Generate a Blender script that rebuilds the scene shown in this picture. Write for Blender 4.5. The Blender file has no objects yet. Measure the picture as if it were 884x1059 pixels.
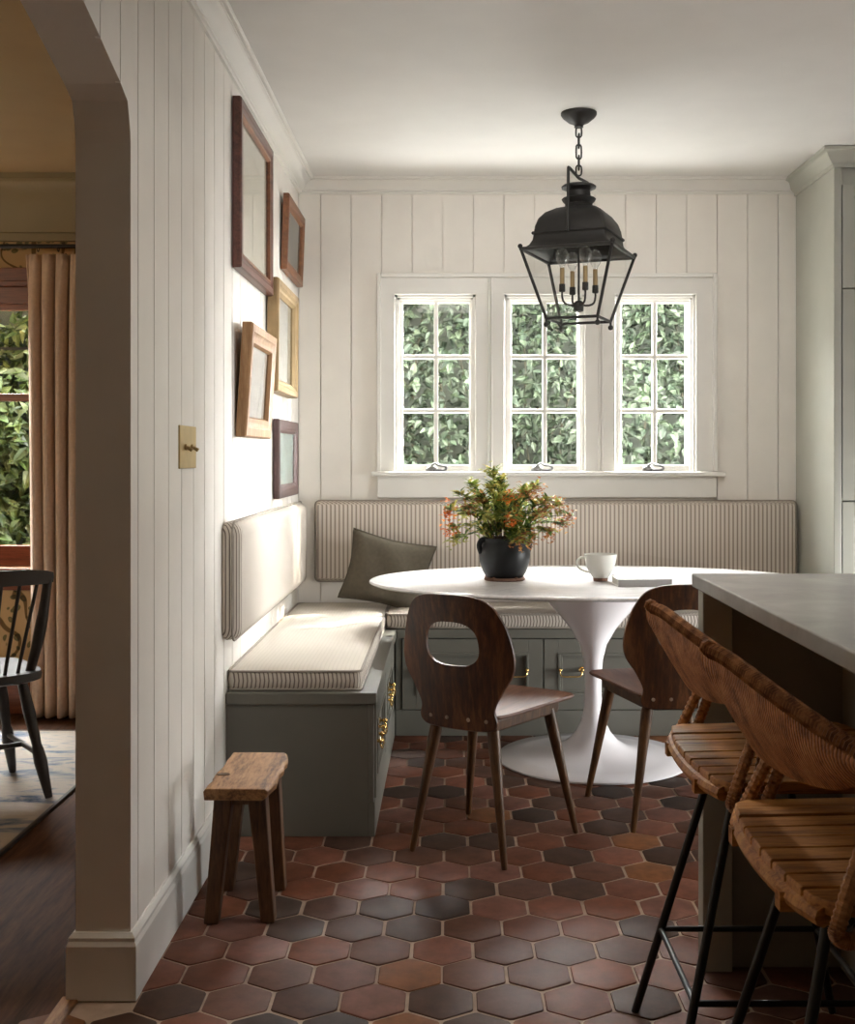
import bpy, bmesh, math, random
from math import sin, cos, pi, radians as R
from mathutils import Vector, Matrix
random.seed(7)
C = bpy.context.scene
COL = C.collection

# ------------------------------------------------------------------ camera, sky, lights, exposure
H = 1.23
cam_d = bpy.data.cameras.new('camera'); cam = bpy.data.objects.new('camera', cam_d); COL.objects.link(cam)
cam.location = (0, 0, H); cam.rotation_euler = (pi/2, 0, 0)
cam_d.sensor_fit = 'HORIZONTAL'; cam_d.sensor_width = 36.0
cam_d.lens = 36.0*1200/884
cam_d.shift_x = (442-465)/884; cam_d.shift_y = (472-529.5)/884
cam_d.clip_start = .05
C.camera = cam
C.view_settings.view_transform = 'Standard'
try: C.view_settings.look = 'None'
except Exception: pass
C.view_settings.gamma = 1.0
C.view_settings.use_curve_mapping = False
C.view_settings.exposure = 0.40
C.cycles.max_bounces = 10; C.cycles.diffuse_bounces = 6; C.cycles.transparent_max_bounces = 24
C.cycles.sample_clamp_indirect = 6.0
C.cycles.caustics_reflective = False; C.cycles.caustics_refractive = False

w = bpy.data.worlds.new('sky'); C.world = w; w.use_nodes = True
w.node_tree.nodes['Background'].inputs[0].default_value = (.80, .90, 1.0, 1)
w.node_tree.nodes['Background'].inputs[1].default_value = .8

def lamp(name, kind, loc, target=None, power=100, color=(1,1,1), size=None, angle=None, direction=None):
    d = bpy.data.lights.new(name, kind); o = bpy.data.objects.new(name, d); COL.objects.link(o)
    o.location = loc; d.energy = power; d.color = color
    if size:
        if kind == 'AREA': d.shape = 'RECTANGLE'; d.size, d.size_y = size
        else: d.shadow_soft_size = size
    if angle is not None: d.angle = angle
    v = Vector(direction) if direction else (Vector(target)-Vector(loc) if target else Vector((0,0,-1)))
    o.rotation_euler = v.to_track_quat('-Z', 'Y').to_euler()
    return o
lamp('sun', 'SUN', (3, 9, 8), power=10.0, color=(1, .90, .76), angle=R(.8), direction=(-.50, -.50, -.70))
lamp('skylight_high', 'AREA', (.55, 6.15, 2.72), target=(.3, 3.5, .6), power=1800, color=(1, .985, .965), size=(3.6, 1.2))
lamp('skylight_low', 'AREA', (.5, 6.30, .45), target=(.1, 4.0, 1.5), power=190, color=(1, .98, .95), size=(3.2, 1.0))
lamp('skylight_side', 'AREA', (2.75, 6.6, 1.9), target=(-.7, 3.6, 1.3), power=1250, color=(1, .985, .97), size=(1.4, 1.6)).data.spread = R(100)
lamp('skylight_terrace_door', 'AREA', (3.65, 4.20, .60), target=(-.2, 4.95, .52), power=19, color=(1, .98, .96), size=(1.3, .8)).data.spread = R(56)
lamp('skylight_dining', 'AREA', (-2.7, 6.2, 2.75), target=(-2.4, 3.4, .6), power=800, color=(1, .98, .96), size=(2.2, 1.1))
lamp('fill_island', 'AREA', (.80, 2.80, 2.50), target=(.75, 2.85, 0), power=10, color=(1, .92, .82), size=(.6, .6)).data.spread = R(165)  # unseen fill added to brighten stools, counter and left wall; no known fitting
lamp('fill_back_wall', 'AREA', (.55, 2.30, 2.46), target=(.50, 5.5, 1.95), power=3.3, color=(1, .96, .90), size=(1.6, .25)).data.spread = R(64)  # added fill beamed at the back wall, not an actual row of spots
lamp('fill_behind_camera', 'AREA', (1.2, -.6, 2.50), target=(1.2, -.6, 0), power=.5, color=(1, .76, .56), size=(1.6, 1.0))  # weak warm fill added behind the camera, no real fixture
lamp('fill_dining', 'POINT', (-3.6, 2.6, 2.0), power=40, color=(1, .82, .62), size=.18)  # added warm fill, also reaches the bar stools through the arch

# ------------------------------------------------------------------ mesh helpers
OFF = {}
class MB:
    def __init__(s): s.v = []; s.f = []; s.c = None
    def add(s, vs, fs):
        n = len(s.v); s.v += [tuple(p) for p in vs]; s.f += [tuple(i+n for i in f) for f in fs]; return s
    def box(s, x0, x1, y0, y1, z0, z1):
        return s.add([(x0,y0,z0),(x1,y0,z0),(x1,y1,z0),(x0,y1,z0),(x0,y0,z1),(x1,y0,z1),(x1,y1,z1),(x0,y1,z1)],
            [(0,3,2,1),(4,5,6,7),(0,1,5,4),(1,2,6,5),(2,3,7,6),(3,0,4,7)])
    def loft(s, rings, caps=True, closed=True):
        n = len(rings[0]); b = len(s.v)
        for r in rings: s.v += [tuple(p) for p in r]
        m = n if closed else n-1
        for i in range(len(rings)-1):
            for j in range(m):
                k = (j+1) % n
                s.f.append((b+i*n+j, b+i*n+k, b+(i+1)*n+k, b+(i+1)*n+j))
        if caps:
            s.f.append(tuple(b+j for j in range(n-1,-1,-1)))
            s.f.append(tuple(b+(len(rings)-1)*n+j for j in range(n)))
        return s
    def prism(s, poly, fn0, fn1):            # poly of 2-D points, two maps to 3-D
        return s.loft([[fn0(*p) for p in poly], [fn1(*p) for p in poly]])
    def lathe(s, prof, c=(0,0,0), n=40, sx=1, sy=1, caps=True):
        return s.loft([[(c[0]+r*sx*cos(2*pi*j/n), c[1]+r*sy*sin(2*pi*j/n), c[2]+z) for j in range(n)] for r, z in prof], caps)
    def tube(s, pts, r, n=8, closed=False, flat=None):
        pts = [Vector(p) for p in pts]; N = len(pts)
        rs = r if isinstance(r, (list, tuple)) else [r]*N
        rings = []; up = None
        for i, p in enumerate(pts):
            if closed: t = pts[(i+1)%N]-pts[i-1]
            else: t = pts[min(i+1,N-1)]-pts[max(i-1,0)]
            t.normalize()
            if up is None:
                up = Vector((0,0,1)) if abs(t.z) < .9 else Vector((1,0,0))
            a = t.cross(up).normalized(); up = a.cross(t).normalized()
            rings.append([p + (a*cos(2*pi*j/n)+up*sin(2*pi*j/n))*rs[i] for j in range(n)])
        if closed: rings.append(rings[0]); return s.loft(rings, False)
        return s.loft(rings)
    def ball(s, c, r, n=12, m=8):
        return s.lathe([(max(r*sin(pi*i/m), 1e-4), -r*cos(pi*i/m)) for i in range(m+1)], c, n)
    def build(s, name, mat, parent=None, smooth=None, bevel=0, seg=2, subsurf=0, solid=0):
        off = OFF.get(parent.name, Vector()) if parent else Vector()
        me = bpy.data.meshes.new(name)
        me.from_pydata([tuple(Vector(p)-off) for p in s.v], [], s.f); me.update()
        bm = bmesh.new(); bm.from_mesh(me); bmesh.ops.recalc_face_normals(bm, faces=bm.faces); bm.to_mesh(me); bm.free()
        if s.c:
            a = me.color_attributes.new('tint', 'FLOAT_COLOR', 'POINT')
            for i, c in enumerate(s.c): a.data[i].color = (*c, 1)
        o = bpy.data.objects.new(name, me); COL.objects.link(o)
        if mat: me.materials.append(mat)
        if parent: o.parent = parent; OFF[o.name] = off
        if smooth is not None:
            for p in me.polygons: p.use_smooth = True
            me.set_sharp_from_angle(angle=R(smooth))
        if solid:
            md = o.modifiers.new('thickness', 'SOLIDIFY'); md.thickness = solid; md.offset = 0
        if bevel:
            md = o.modifiers.new('edges', 'BEVEL'); md.width = bevel; md.segments = seg; md.limit_method = 'ANGLE'; md.angle_limit = R(40)
            if smooth is None:
                for p in me.polygons: p.use_smooth = True
                md.harden_normals = True
        if subsurf:
            md = o.modifiers.new('smooth', 'SUBSURF'); md.levels = md.render_levels = subsurf
        return o
def thing(name, label, cat, loc=(0,0,0), rz=0, group=None, local=False):
    o = bpy.data.objects.new(name, None); COL.objects.link(o); o.empty_display_size = .1
    o.location = loc; o.rotation_euler = (0,0,rz); o['label'] = label; o['category'] = cat; o['kind'] = 'thing'
    if group: o['group'] = group
    OFF[o.name] = Vector() if local else Vector(loc)
    return o
def tag(o, label, cat, group=None, kind='thing'):
    o['label'] = label; o['category'] = cat; o['kind'] = kind
    if group: o['group'] = group
    return o
def struct(o, label=None):
    o['kind'] = 'structure'
    if label: o['label'] = label; o['category'] = 'structure'
    return o
def dup(root, loc, rz, label):
    r = root.copy(); COL.objects.link(r); r.location = loc; r.rotation_euler = (0,0,rz); r['label'] = label
    for ch in list(root.children):
        c = ch.copy(); COL.objects.link(c); c.parent = r
        for g in list(ch.children):
            d = g.copy(); COL.objects.link(d); d.parent = c
    return r
def catmull(pts, n=6, closed=False):
    P = [Vector(p) for p in pts]; N = len(P); out = []
    for i in range(N if closed else N-1):
        if closed: a,b,c,d = P[i-1],P[i],P[(i+1)%N],P[(i+2)%N]
        else: a,b,c,d = P[max(i-1,0)],P[i],P[i+1],P[min(i+2,N-1)]
        for k in range(n):
            t = k/n
            out.append(.5*((2*b)+(c-a)*t+(2*a-5*b+4*c-d)*t*t+(3*b-a-3*c+d)*t**3))
    if not closed: out.append(P[-1])
    return out

# ------------------------------------------------------------------ materials
def nodes(name, rough=.5, metal=0, spec=.5):
    m = bpy.data.materials.new(name); m.use_nodes = True
    t = m.node_tree; b = t.nodes['Principled BSDF']
    b.inputs['Roughness'].default_value = rough; b.inputs['Metallic'].default_value = metal
    b.inputs['Specular IOR Level'].default_value = spec
    return m, t, b
def N(t, kind, **kw):
    n = t.nodes.new(kind)
    for k, v in kw.items():
        if k in n.inputs: n.inputs[k].default_value = v
        else: setattr(n, k, v)
    return n
def coords(t, scale=(1,1,1), kind='Object', rot=(0,0,0)):
    tc = N(t, 'ShaderNodeTexCoord'); mp = N(t, 'ShaderNodeMapping'); mp.inputs['Scale'].default_value = scale; mp.inputs['Rotation'].default_value = rot
    t.links.new(tc.outputs[kind], mp.inputs['Vector']); return mp.outputs['Vector']
def ramp(t, fac, stops):
    r = N(t, 'ShaderNodeValToRGB'); e = r.color_ramp.elements
    while len(e) < len(stops): e.new(.5)
    for q, (p, c) in zip(e, stops): q.position = p; q.color = (*c, 1)
    t.links.new(fac, r.inputs['Fac']); return r.outputs['Color']
def bump(t, b, h, strength=.2, dist=.002):
    n = N(t, 'ShaderNodeBump', Strength=strength, Distance=dist); t.links.new(h, n.inputs['Height']); t.links.new(n.outputs['Normal'], b.inputs['Normal'])
def sc(c, k): return tuple(min(1, x*k) for x in c)
def paint(name, col, rough=.5, metal=0, var=.06, scale=6, bmp=.08, spec=.5):
    m, t, b = nodes(name, rough, metal, spec)
    v = coords(t); n = N(t, 'ShaderNodeTexNoise', Scale=scale, Detail=5.0); t.links.new(v, n.inputs['Vector'])
    t.links.new(ramp(t, n.outputs['Fac'], [(.3, sc(col, 1-var)), (.7, sc(col, 1+var))]), b.inputs['Base Color'])
    n2 = N(t, 'ShaderNodeTexNoise', Scale=scale*25, Detail=3.0); t.links.new(v, n2.inputs['Vector'])
    if bmp: bump(t, b, n2.outputs['Fac'], bmp, .002)
    return m
def wood(name, dark, light, axis='Z', scale=9, stretch=14, rough=.4, kind='Object', mid=None):
    m, t, b = nodes(name, rough)
    s = [scale]*3; s['XYZ'.index(axis)] = scale/stretch
    v = coords(t, tuple(s), kind)
    n = N(t, 'ShaderNodeTexNoise', Scale=3.0, Detail=8.0, Roughness=.62, Distortion=.6); t.links.new(v, n.inputs['Vector'])
    n2 = N(t, 'ShaderNodeTexNoise', Scale=16.0, Detail=4.0, Roughness=.7); t.links.new(v, n2.inputs['Vector'])
    mx = N(t, 'ShaderNodeMix', data_type='FLOAT'); mx.inputs[0].default_value = .4
    t.links.new(n.outputs['Fac'], mx.inputs[2]); t.links.new(n2.outputs['Fac'], mx.inputs[3])
    st = [(.38, dark), (.62, light)] if not mid else [(.38, dark), (.5, mid), (.62, light)]
    t.links.new(ramp(t, mx.outputs[0], st), b.inputs['Base Color'])
    bump(t, b, mx.outputs[0], .15, .002)
    return m
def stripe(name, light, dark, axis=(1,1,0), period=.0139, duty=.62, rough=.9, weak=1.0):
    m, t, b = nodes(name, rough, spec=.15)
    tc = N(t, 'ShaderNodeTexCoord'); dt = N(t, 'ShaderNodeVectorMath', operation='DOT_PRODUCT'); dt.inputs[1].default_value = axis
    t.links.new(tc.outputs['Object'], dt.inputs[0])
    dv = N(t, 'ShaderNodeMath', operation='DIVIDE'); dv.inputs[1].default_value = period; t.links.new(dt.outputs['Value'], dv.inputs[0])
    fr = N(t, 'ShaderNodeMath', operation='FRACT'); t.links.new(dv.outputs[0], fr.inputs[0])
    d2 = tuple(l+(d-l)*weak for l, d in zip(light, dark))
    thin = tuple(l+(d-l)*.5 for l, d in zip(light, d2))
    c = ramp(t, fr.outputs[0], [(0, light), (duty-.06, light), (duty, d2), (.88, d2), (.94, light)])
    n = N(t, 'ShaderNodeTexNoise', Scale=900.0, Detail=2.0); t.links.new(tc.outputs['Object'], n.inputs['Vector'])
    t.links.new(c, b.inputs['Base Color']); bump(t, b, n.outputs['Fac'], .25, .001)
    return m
def glass(name, refl=.5, tint=(.97,.985,.98), ior=1.45):
    m = bpy.data.materials.new(name); m.use_nodes = True; t = m.node_tree; t.nodes.clear()
    out = N(t, 'ShaderNodeOutputMaterial'); mx = N(t, 'ShaderNodeMixShader'); tr = N(t, 'ShaderNodeBsdfTransparent'); gl = N(t, 'ShaderNodeBsdfGlossy', Roughness=.02)
    tr.inputs['Color'].default_value = (*tint, 1)
    fr = N(t, 'ShaderNodeFresnel', IOR=ior); k = N(t, 'ShaderNodeMath', operation='MULTIPLY'); k.inputs[1].default_value = refl
    ge = N(t, 'ShaderNodeNewGeometry'); inv = N(t, 'ShaderNodeMath', operation='SUBTRACT'); inv.inputs[0].default_value = 1; k2 = N(t, 'ShaderNodeMath', operation='MULTIPLY')
    t.links.new(ge.outputs['Backfacing'], inv.inputs[1]); t.links.new(fr.outputs[0], k.inputs[0]); t.links.new(k.outputs[0], k2.inputs[0]); t.links.new(inv.outputs[0], k2.inputs[1]); t.links.new(k2.outputs[0], mx.inputs[0]); t.links.new(tr.outputs[0], mx.inputs[1]); t.links.new(gl.outputs[0], mx.inputs[2])
    t.links.new(mx.outputs[0], out.inputs['Surface'])
    return m
def tinted(name, rough=.5, spec=.5, noise=.25, scale=30, trans=0):
    m, t, b = nodes(name, rough, spec=spec)
    a = N(t, 'ShaderNodeAttribute', attribute_name='tint')
    n = N(t, 'ShaderNodeTexNoise', Scale=scale, Detail=6.0, Roughness=.65); t.links.new(coords(t), n.inputs['Vector'])
    g = ramp(t, n.outputs['Fac'], [(.3, (1-noise,)*3), (.7, (1+noise*.6 if 1+noise*.6 <= 1 else 1,)*3)])
    mx = N(t, 'ShaderNodeMix', data_type='RGBA', blend_type='MULTIPLY'); mx.inputs[0].default_value = 1
    t.links.new(a.outputs['Color'], mx.inputs[6]); t.links.new(g, mx.inputs[7]); t.links.new(mx.outputs[2], b.inputs['Base Color'])
    bump(t, b, n.outputs['Fac'], .12, .004)
    if trans:
        out = t.nodes['Material Output']; tl = N(t, 'ShaderNodeBsdfTranslucent'); ms = N(t, 'ShaderNodeMixShader'); ms.inputs[0].default_value = trans
        t.links.new(mx.outputs[2], tl.inputs['Color']); t.links.new(b.outputs[0], ms.inputs[1]); t.links.new(tl.outputs[0], ms.inputs[2]); t.links.new(ms.outputs[0], out.inputs['Surface'])
    return m

M = {}
M['wall'] = paint('wall_paint', (.85,.815,.765), .42, var=.03, bmp=.05)
M['trim'] = paint('trim_paint', (.80,.785,.75), .35, var=.02, bmp=.03)
M['ceiling'] = paint('ceiling_paint', (.78,.77,.755), .6, var=.02, bmp=.04)
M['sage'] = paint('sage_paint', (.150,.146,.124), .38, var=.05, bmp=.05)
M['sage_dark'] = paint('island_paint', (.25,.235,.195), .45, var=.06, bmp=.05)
M['sage_lit'] = paint('sage_paint_lit', (.43,.435,.385), .4, var=.04, bmp=.05)  # bench sage lightened, window light put into the colour
M['stripe'] = stripe('ticking_fabric', (.62,.565,.50), (.20,.165,.145))
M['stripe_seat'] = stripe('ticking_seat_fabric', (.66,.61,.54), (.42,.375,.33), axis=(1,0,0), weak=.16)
M['stripe_pad'] = stripe('ticking_pad_fabric', (.70,.635,.565), (.34,.28,.24), period=.0200, duty=.56)
M['piping'] = paint('piping_fabric', (.36,.32,.28), .9, scale=40)
M['pillow'] = paint('pillow_linen', (.098,.084,.063), .95, var=.12, scale=60, bmp=.4, spec=.1)
M['black'] = paint('black_metal', (.0075,.0062,.005), .55, .0, var=.2, scale=25, bmp=.1)
M['iron'] = paint('iron_rod', (.012,.011,.011), .45, .3, var=.2, scale=25, bmp=.1)
M['brass'] = paint('brass', (.80,.55,.22), .25, 1, var=.08, scale=30, bmp=0)
M['screw'] = paint('dull_screw', (.34,.26,.19), .5, .5, var=.1, scale=30)
M['brass_aged'] = paint('aged_brass', (.47,.35,.17), .42, 1, var=.12, scale=18, bmp=.05)
M['chrome'] = paint('window_hardware', (.20,.20,.20), .28, .9, var=.1, scale=20, bmp=0)
M['walnut'] = wood('walnut_ply', (.020,.006,.0025), (.160,.062,.021), 'Z', 6, 9, .42, mid=(.066,.022,.007))
M['walnut_seat'] = wood('walnut_seat', (.075,.028,.014), (.17,.072,.036), 'Y', 6, 9, .5)
M['walnut_leg'] = wood('walnut_leg', (.042,.018,.007), (.135,.062,.022), 'Z', 14, 10, .4)
M['rustic'] = wood('rustic_plank', (.10,.045,.018), (.46,.255,.11), 'Y', 8, 6, .6, mid=(.33,.165,.066))
M['rustic_leg'] = wood('rustic_leg', (.045,.018,.007), (.155,.072,.028), 'Z', 8, 8, .6)
M['slat'] = wood('oak_slat', (.17,.058,.010), (.56,.27,.062), 'X', 10, 9, .55, mid=(.40,.165,.034))
M['white_gloss'] = paint('white_lacquer', (.83,.80,.83), .14, var=.01, bmp=0)
M['pot'] = paint('charcoal_glaze', (.006,.0063,.0072), .42, var=.25, scale=18, bmp=.05, spec=.25)
M['clay'] = paint('raw_clay', (.13,.065,.042), .8, var=.15, scale=40)
M['ceramic'] = paint('pale_ceramic', (.72,.71,.67), .22, var=.03, bmp=.02)
M['paper'] = paint('paper', (.80,.78,.74), .8, var=.03, scale=50)
M['cover'] = paint('grey_cover', (.36,.345,.34), .5, var=.05)
M['cover_white'] = paint('white_cover', (.80,.79,.78), .4, var=.02)
M['grout'] = paint('grout', (.38,.28,.215), .9, var=.18, scale=20)
M['tile'] = tinted('terracotta_tile', .55, .16, .45, 20)
M['leaf'] = tinted('leaf', .55, .3, .15, 20, trans=.38)
M['leaf_plant'] = tinted('plant_leaf', .42, .4, .15, 40, trans=.35)
M['bark'] = paint('bark', (.10,.062,.035), .85, var=.3, scale=25)
M['twig'] = paint('twig', (.045,.040,.026), .9, var=.3, scale=25)
M['fence'] = paint('garden_wall', (.030,.036,.029), .9, var=.3, scale=3)
M['ground'] = paint('garden_ground', (.35,.33,.29), .9, var=.2)
M['glass'] = glass('window_glass', .25)
M['lantern_glass'] = glass('lantern_glass', .45, (.99,.992,.988))
def m_bulb():
    m = bpy.data.materials.new('bulb_glass'); m.use_nodes = True; t = m.node_tree; t.nodes.clear()
    out = N(t, 'ShaderNodeOutputMaterial'); mx = N(t, 'ShaderNodeMixShader'); tr = N(t, 'ShaderNodeBsdfTransparent'); gl = N(t, 'ShaderNodeBsdfGlossy', Roughness=.08); df = N(t, 'ShaderNodeBsdfDiffuse'); m2 = N(t, 'ShaderNodeMixShader')
    df.inputs['Color'].default_value = (.85,.85,.83,1); m2.inputs[0].default_value = .5; t.links.new(gl.outputs[0], m2.inputs[1]); t.links.new(df.outputs[0], m2.inputs[2])
    lw = N(t, 'ShaderNodeLayerWeight', Blend=.35); k = N(t, 'ShaderNodeMath', operation='MULTIPLY_ADD'); k.inputs[1].default_value = .55; k.inputs[2].default_value = .07; t.links.new(lw.outputs['Facing'], k.inputs[0])
    t.links.new(k.outputs[0], mx.inputs[0]); t.links.new(tr.outputs[0], mx.inputs[1]); t.links.new(m2.outputs[0], mx.inputs[2]); t.links.new(mx.outputs[0], out.inputs['Surface'])
    return m
M['bulb'] = m_bulb()
M['candle'] = paint('candle_sleeve', (.30,.21,.10), .5, .35, var=.1, scale=30)
M['curtain'] = paint('curtain_linen', (.64,.50,.40), .95, var=.07, scale=60, bmp=.3, spec=.1)
M['redwood'] = wood('redwood_trim', (.085,.022,.010), (.22,.068,.030), 'X', 8, 12, .35)
M['dark_floor'] = wood('dark_floorboard', (.030,.012,.006), (.085,.036,.017), 'Y', 6, 10, .7)
M['dark_floor'].node_tree.nodes['Principled BSDF'].inputs['Specular IOR Level'].default_value = .15
M['ebony'] = paint('ebonised_wood', (.014,.010,.009), .42, var=.3, scale=20, bmp=.05)
M['olive'] = paint('olive_plaster', (.33,.245,.13), .6, var=.04, bmp=.05)
M['olive_trim'] = paint('olive_trim', (.25,.20,.105), .5, var=.04, bmp=.05)
def m_wicker():
    m, t, b = nodes('woven_cane', .55)
    v = coords(t, (1,1,1)); n = N(t, 'ShaderNodeTexNoise', Scale=22.0, Detail=7.0, Roughness=.7); t.links.new(v, n.inputs['Vector'])
    c = ramp(t, n.outputs['Fac'], [(.30, (.16,.052,.016)), (.5, (.50,.205,.072)), (.72, (.70,.38,.16))])
    w = N(t, 'ShaderNodeTexWave', Scale=40.0, Distortion=3.0, Detail=2.0, bands_direction='Y'); w.inputs['Detail Scale'].default_value = 2.0
    t.links.new(v, w.inputs['Vector'])
    mx = N(t, 'ShaderNodeMix', data_type='RGBA', blend_type='MULTIPLY'); mx.inputs[0].default_value = .8
    g = ramp(t, w.outputs['Fac'], [(.1, (.38,.33,.30)), (.6, (1,1,1))])
    t.links.new(c, mx.inputs[6]); t.links.new(g, mx.inputs[7]); t.links.new(mx.outputs[2], b.inputs['Base Color'])
    bump(t, b, w.outputs['Fac'], .7, .003)
    return m
M['wicker'] = m_wicker()
def m_cane(m):
    t = m.node_tree; b = t.nodes['Principled BSDF']; src = b.inputs['Base Color'].links[0].from_socket
    w = N(t, 'ShaderNodeTexWave', Scale=40.0, Distortion=.6, bands_direction='Y'); t.links.new(coords(t), w.inputs['Vector'])
    mx = N(t, 'ShaderNodeMix', data_type='RGBA', blend_type='MULTIPLY'); mx.inputs[0].default_value = .75
    t.links.new(src, mx.inputs[6]); t.links.new(ramp(t, w.outputs['Fac'], [(.1, (.35,.3,.27)), (.55, (1,1,1))]), mx.inputs[7]); t.links.new(mx.outputs[2], b.inputs['Base Color'])
    return m
M['rim'] = m_cane(wood('cane_rim', (.20,.075,.026), (.52,.25,.095), 'Y', 12, 2, .45))
M['cane'] = wood('cane_wrap', (.20,.075,.026), (.52,.25,.095), 'Y', 12, 2, .45)
def m_marble():
    m, t, b = nodes('white_marble', .13)
    v = coords(t, (1.2,2.4,1)); n = N(t, 'ShaderNodeTexNoise', Scale=2.2, Detail=9.0, Roughness=.6, Distortion=1.6); t.links.new(v, n.inputs['Vector'])
    t.links.new(ramp(t, n.outputs['Fac'], [(.42, (.80,.79,.79)), (.485, (.68,.68,.69)), (.51, (.80,.79,.79)), (.7, (.77,.765,.765))]), b.inputs['Base Color'])
    return m
M['marble'] = m_marble()
def m_stone():
    m, t, b = nodes('grey_stone', .22)
    v = coords(t); n = N(t, 'ShaderNodeTexNoise', Scale=5.0, Detail=10.0, Roughness=.7, Distortion=.8); t.links.new(v, n.inputs['Vector'])
    t.links.new(ramp(t, n.outputs['Fac'], [(.3, (.25,.25,.255)), (.55, (.295,.295,.298)), (.75, (.35,.35,.35))]), b.inputs['Base Color'])
    return m
M['stone'] = m_stone()
def m_wallpaper():
    m, t, b = nodes('floral_wallpaper', .8)
    v = coords(t, (1,1,1)); n0 = N(t, 'ShaderNodeTexNoise', Scale=9.0, Detail=1.0); t.links.new(v, n0.inputs['Vector'])
    mx0 = N(t, 'ShaderNodeMix', data_type='RGBA', blend_type='ADD'); mx0.inputs[0].default_value = .10
    t.links.new(v, mx0.inputs[6]); t.links.new(n0.outputs['Color'], mx0.inputs[7])
    vo = N(t, 'ShaderNodeTexVoronoi', Scale=20.0); t.links.new(mx0.outputs[2], vo.inputs['Vector'])
    st = N(t, 'ShaderNodeTexWave', Scale=4.0, Distortion=14.0, Detail=1.0); t.links.new(v, st.inputs['Vector'])
    c = ramp(t, vo.outputs['Distance'], [(.0, (.33,.15,.045)), (.16, (.15,.13,.05)), (.30, (.12,.105,.045)), (.36, (.46,.31,.15))])
    s2 = ramp(t, st.outputs['Fac'], [(0, (.28,.24,.14)), (.05, (.30,.26,.15)), (.1, (1,1,1))])
    mx = N(t, 'ShaderNodeMix', data_type='RGBA', blend_type='MULTIPLY'); mx.inputs[0].default_value = 1
    t.links.new(c, mx.inputs[6]); t.links.new(s2, mx.inputs[7]); t.links.new(mx.outputs[2], b.inputs['Base Color'])
    return m
M['wallpaper'] = m_wallpaper()
def m_rug():
    m, t, b = nodes('faded_rug', .95, spec=.1)
    v = coords(t, (1.6,5,1)); n = N(t, 'ShaderNodeTexNoise', Scale=2.3, Detail=6.0, Roughness=.65, Distortion=.8); t.links.new(v, n.inputs['Vector'])
    t.links.new(ramp(t, n.outputs['Fac'], [(.32, (.08,.11,.16)), (.42, (.20,.205,.225)), (.5, (.34,.30,.26)), (.62, (.30,.26,.235)), (.72, (.36,.32,.27))]), b.inputs['Base Color'])
    n2 = N(t, 'ShaderNodeTexNoise', Scale=300.0); t.links.new(coords(t), n2.inputs['Vector']); bump(t, b, n2.outputs['Fac'], .4, .003)
    return m
M['rug'] = m_rug()
def m_art(name, bg, a, b_, scale, seed):
    m, t, b = nodes(name, .7)
    v = coords(t, (1,1.0,1.6)); n = N(t, 'ShaderNodeTexNoise', Scale=scale, Detail=8.0, Roughness=.65, Distortion=.7, noise_dimensions='4D'); n.inputs['W'].default_value = seed
    t.links.new(v, n.inputs['Vector'])
    t.links.new(ramp(t, n.outputs['Fac'], [(.3, a), (.46, bg), (.56, bg), (.72, b_)]), b.inputs['Base Color'])
    return m

# ------------------------------------------------------------------ room shell
XW, YB, ZC = -.725, 5.56, 2.553       # left wall face, back wall face, ceiling
XR, YF = 3.0, -1.8                    # hidden right wall, wall behind the viewer
# tile floor
PITCH, ROW = .1535, .1365
def hexes():
    m = MB(); m.c = []
    pal = [(.180,.068,.038), (.150,.058,.034), (.215,.090,.060), (.078,.044,.032), (.064,.042,.034), (.128,.060,.040), (.225,.098,.042), (.112,.060,.046), (.180,.084,.064)]
    wts = [5, 5, 3, 4, 3, 5, 2, 4, 4]
    x0, y0 = -.3257, 2.895
    rnd = random.Random(12)
    for j in range(-18, 21):
        for i in range(-5, 16):
            cx = x0+(i+.5*(j % 2))*PITCH; cy = y0+j*ROW
            if cx < -.93 or cx > 2.0: continue
            if cy > 5.62 or cy < .5: continue
            if cx < -.785 and cy > 2.60: continue
            g = .0075; hw = (PITCH-g)/2+rnd.uniform(-.0012, .0012); hy = ROW*2/3-g*.58+rnd.uniform(-.0012, .0012)
            z = rnd.uniform(-.0012, .0008); cxx = cx+rnd.uniform(-.0012, .0012); cyy = cy+rnd.uniform(-.0012, .0012); tl = rnd.uniform(-.004, .004); tm = rnd.uniform(-.004, .004)
            base = [(0,hy),(-hw,hy/2),(-hw,-hy/2),(0,-hy),(hw,-hy/2),(hw,hy/2)]
            rings = []
            for k, zz in ((1.0,-.012),(1.0,-.0022),(.985,-.0006),(.96,0.0)):
                rr = []
                for q in range(6):
                    a, b = Vector(base[q]), Vector(base[(q+1) % 6])
                    for f in (.05, .5, .95):
                        p = a.lerp(b, f)*k
                        rr.append((cxx+p.x, cyy+p.y, zz+z+p.x*tl+p.y*tm if zz > -.01 else zz))
                rings.append(rr)
            n0 = len(m.v); m.loft(rings)
            c = rnd.choices(pal, wts)[0]; k = rnd.uniform(.86, 1.14)
            m.c += [(c[0]*k*1.08, c[1]*k*1.0, c[2]*k*.95)]*(len(m.v)-n0)
    return m
floor = MB().box(XW-.14, XR, YF, YB+.05, -.06, -.0035).build('floor', M['grout']); struct(floor)
t_ = hexes().build('hexagon_tiles', M['tile'], floor, smooth=35)
dfl = MB().box(-4.3, XW-.14, YF, YB+.05, -.06, -.002)
dining_floor = dfl.build('floor_dining', M['dark_floor']); struct(dining_floor)
struct(MB().box(XW-.155, XW-.115, 1.0, 2.637, -.01, .004).build('trim_threshold', M['rustic'], bevel=.003))

ceil = MB().box(XW-.06, XR, YF, YB+.2, ZC, ZC+.08).build('ceiling', M['ceiling']); struct(ceil)
struct(MB().box(-4.3, XW-.06, YF, YB+.2, ZC, ZC+.08).build('ceiling_dining', M['olive']))

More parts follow.
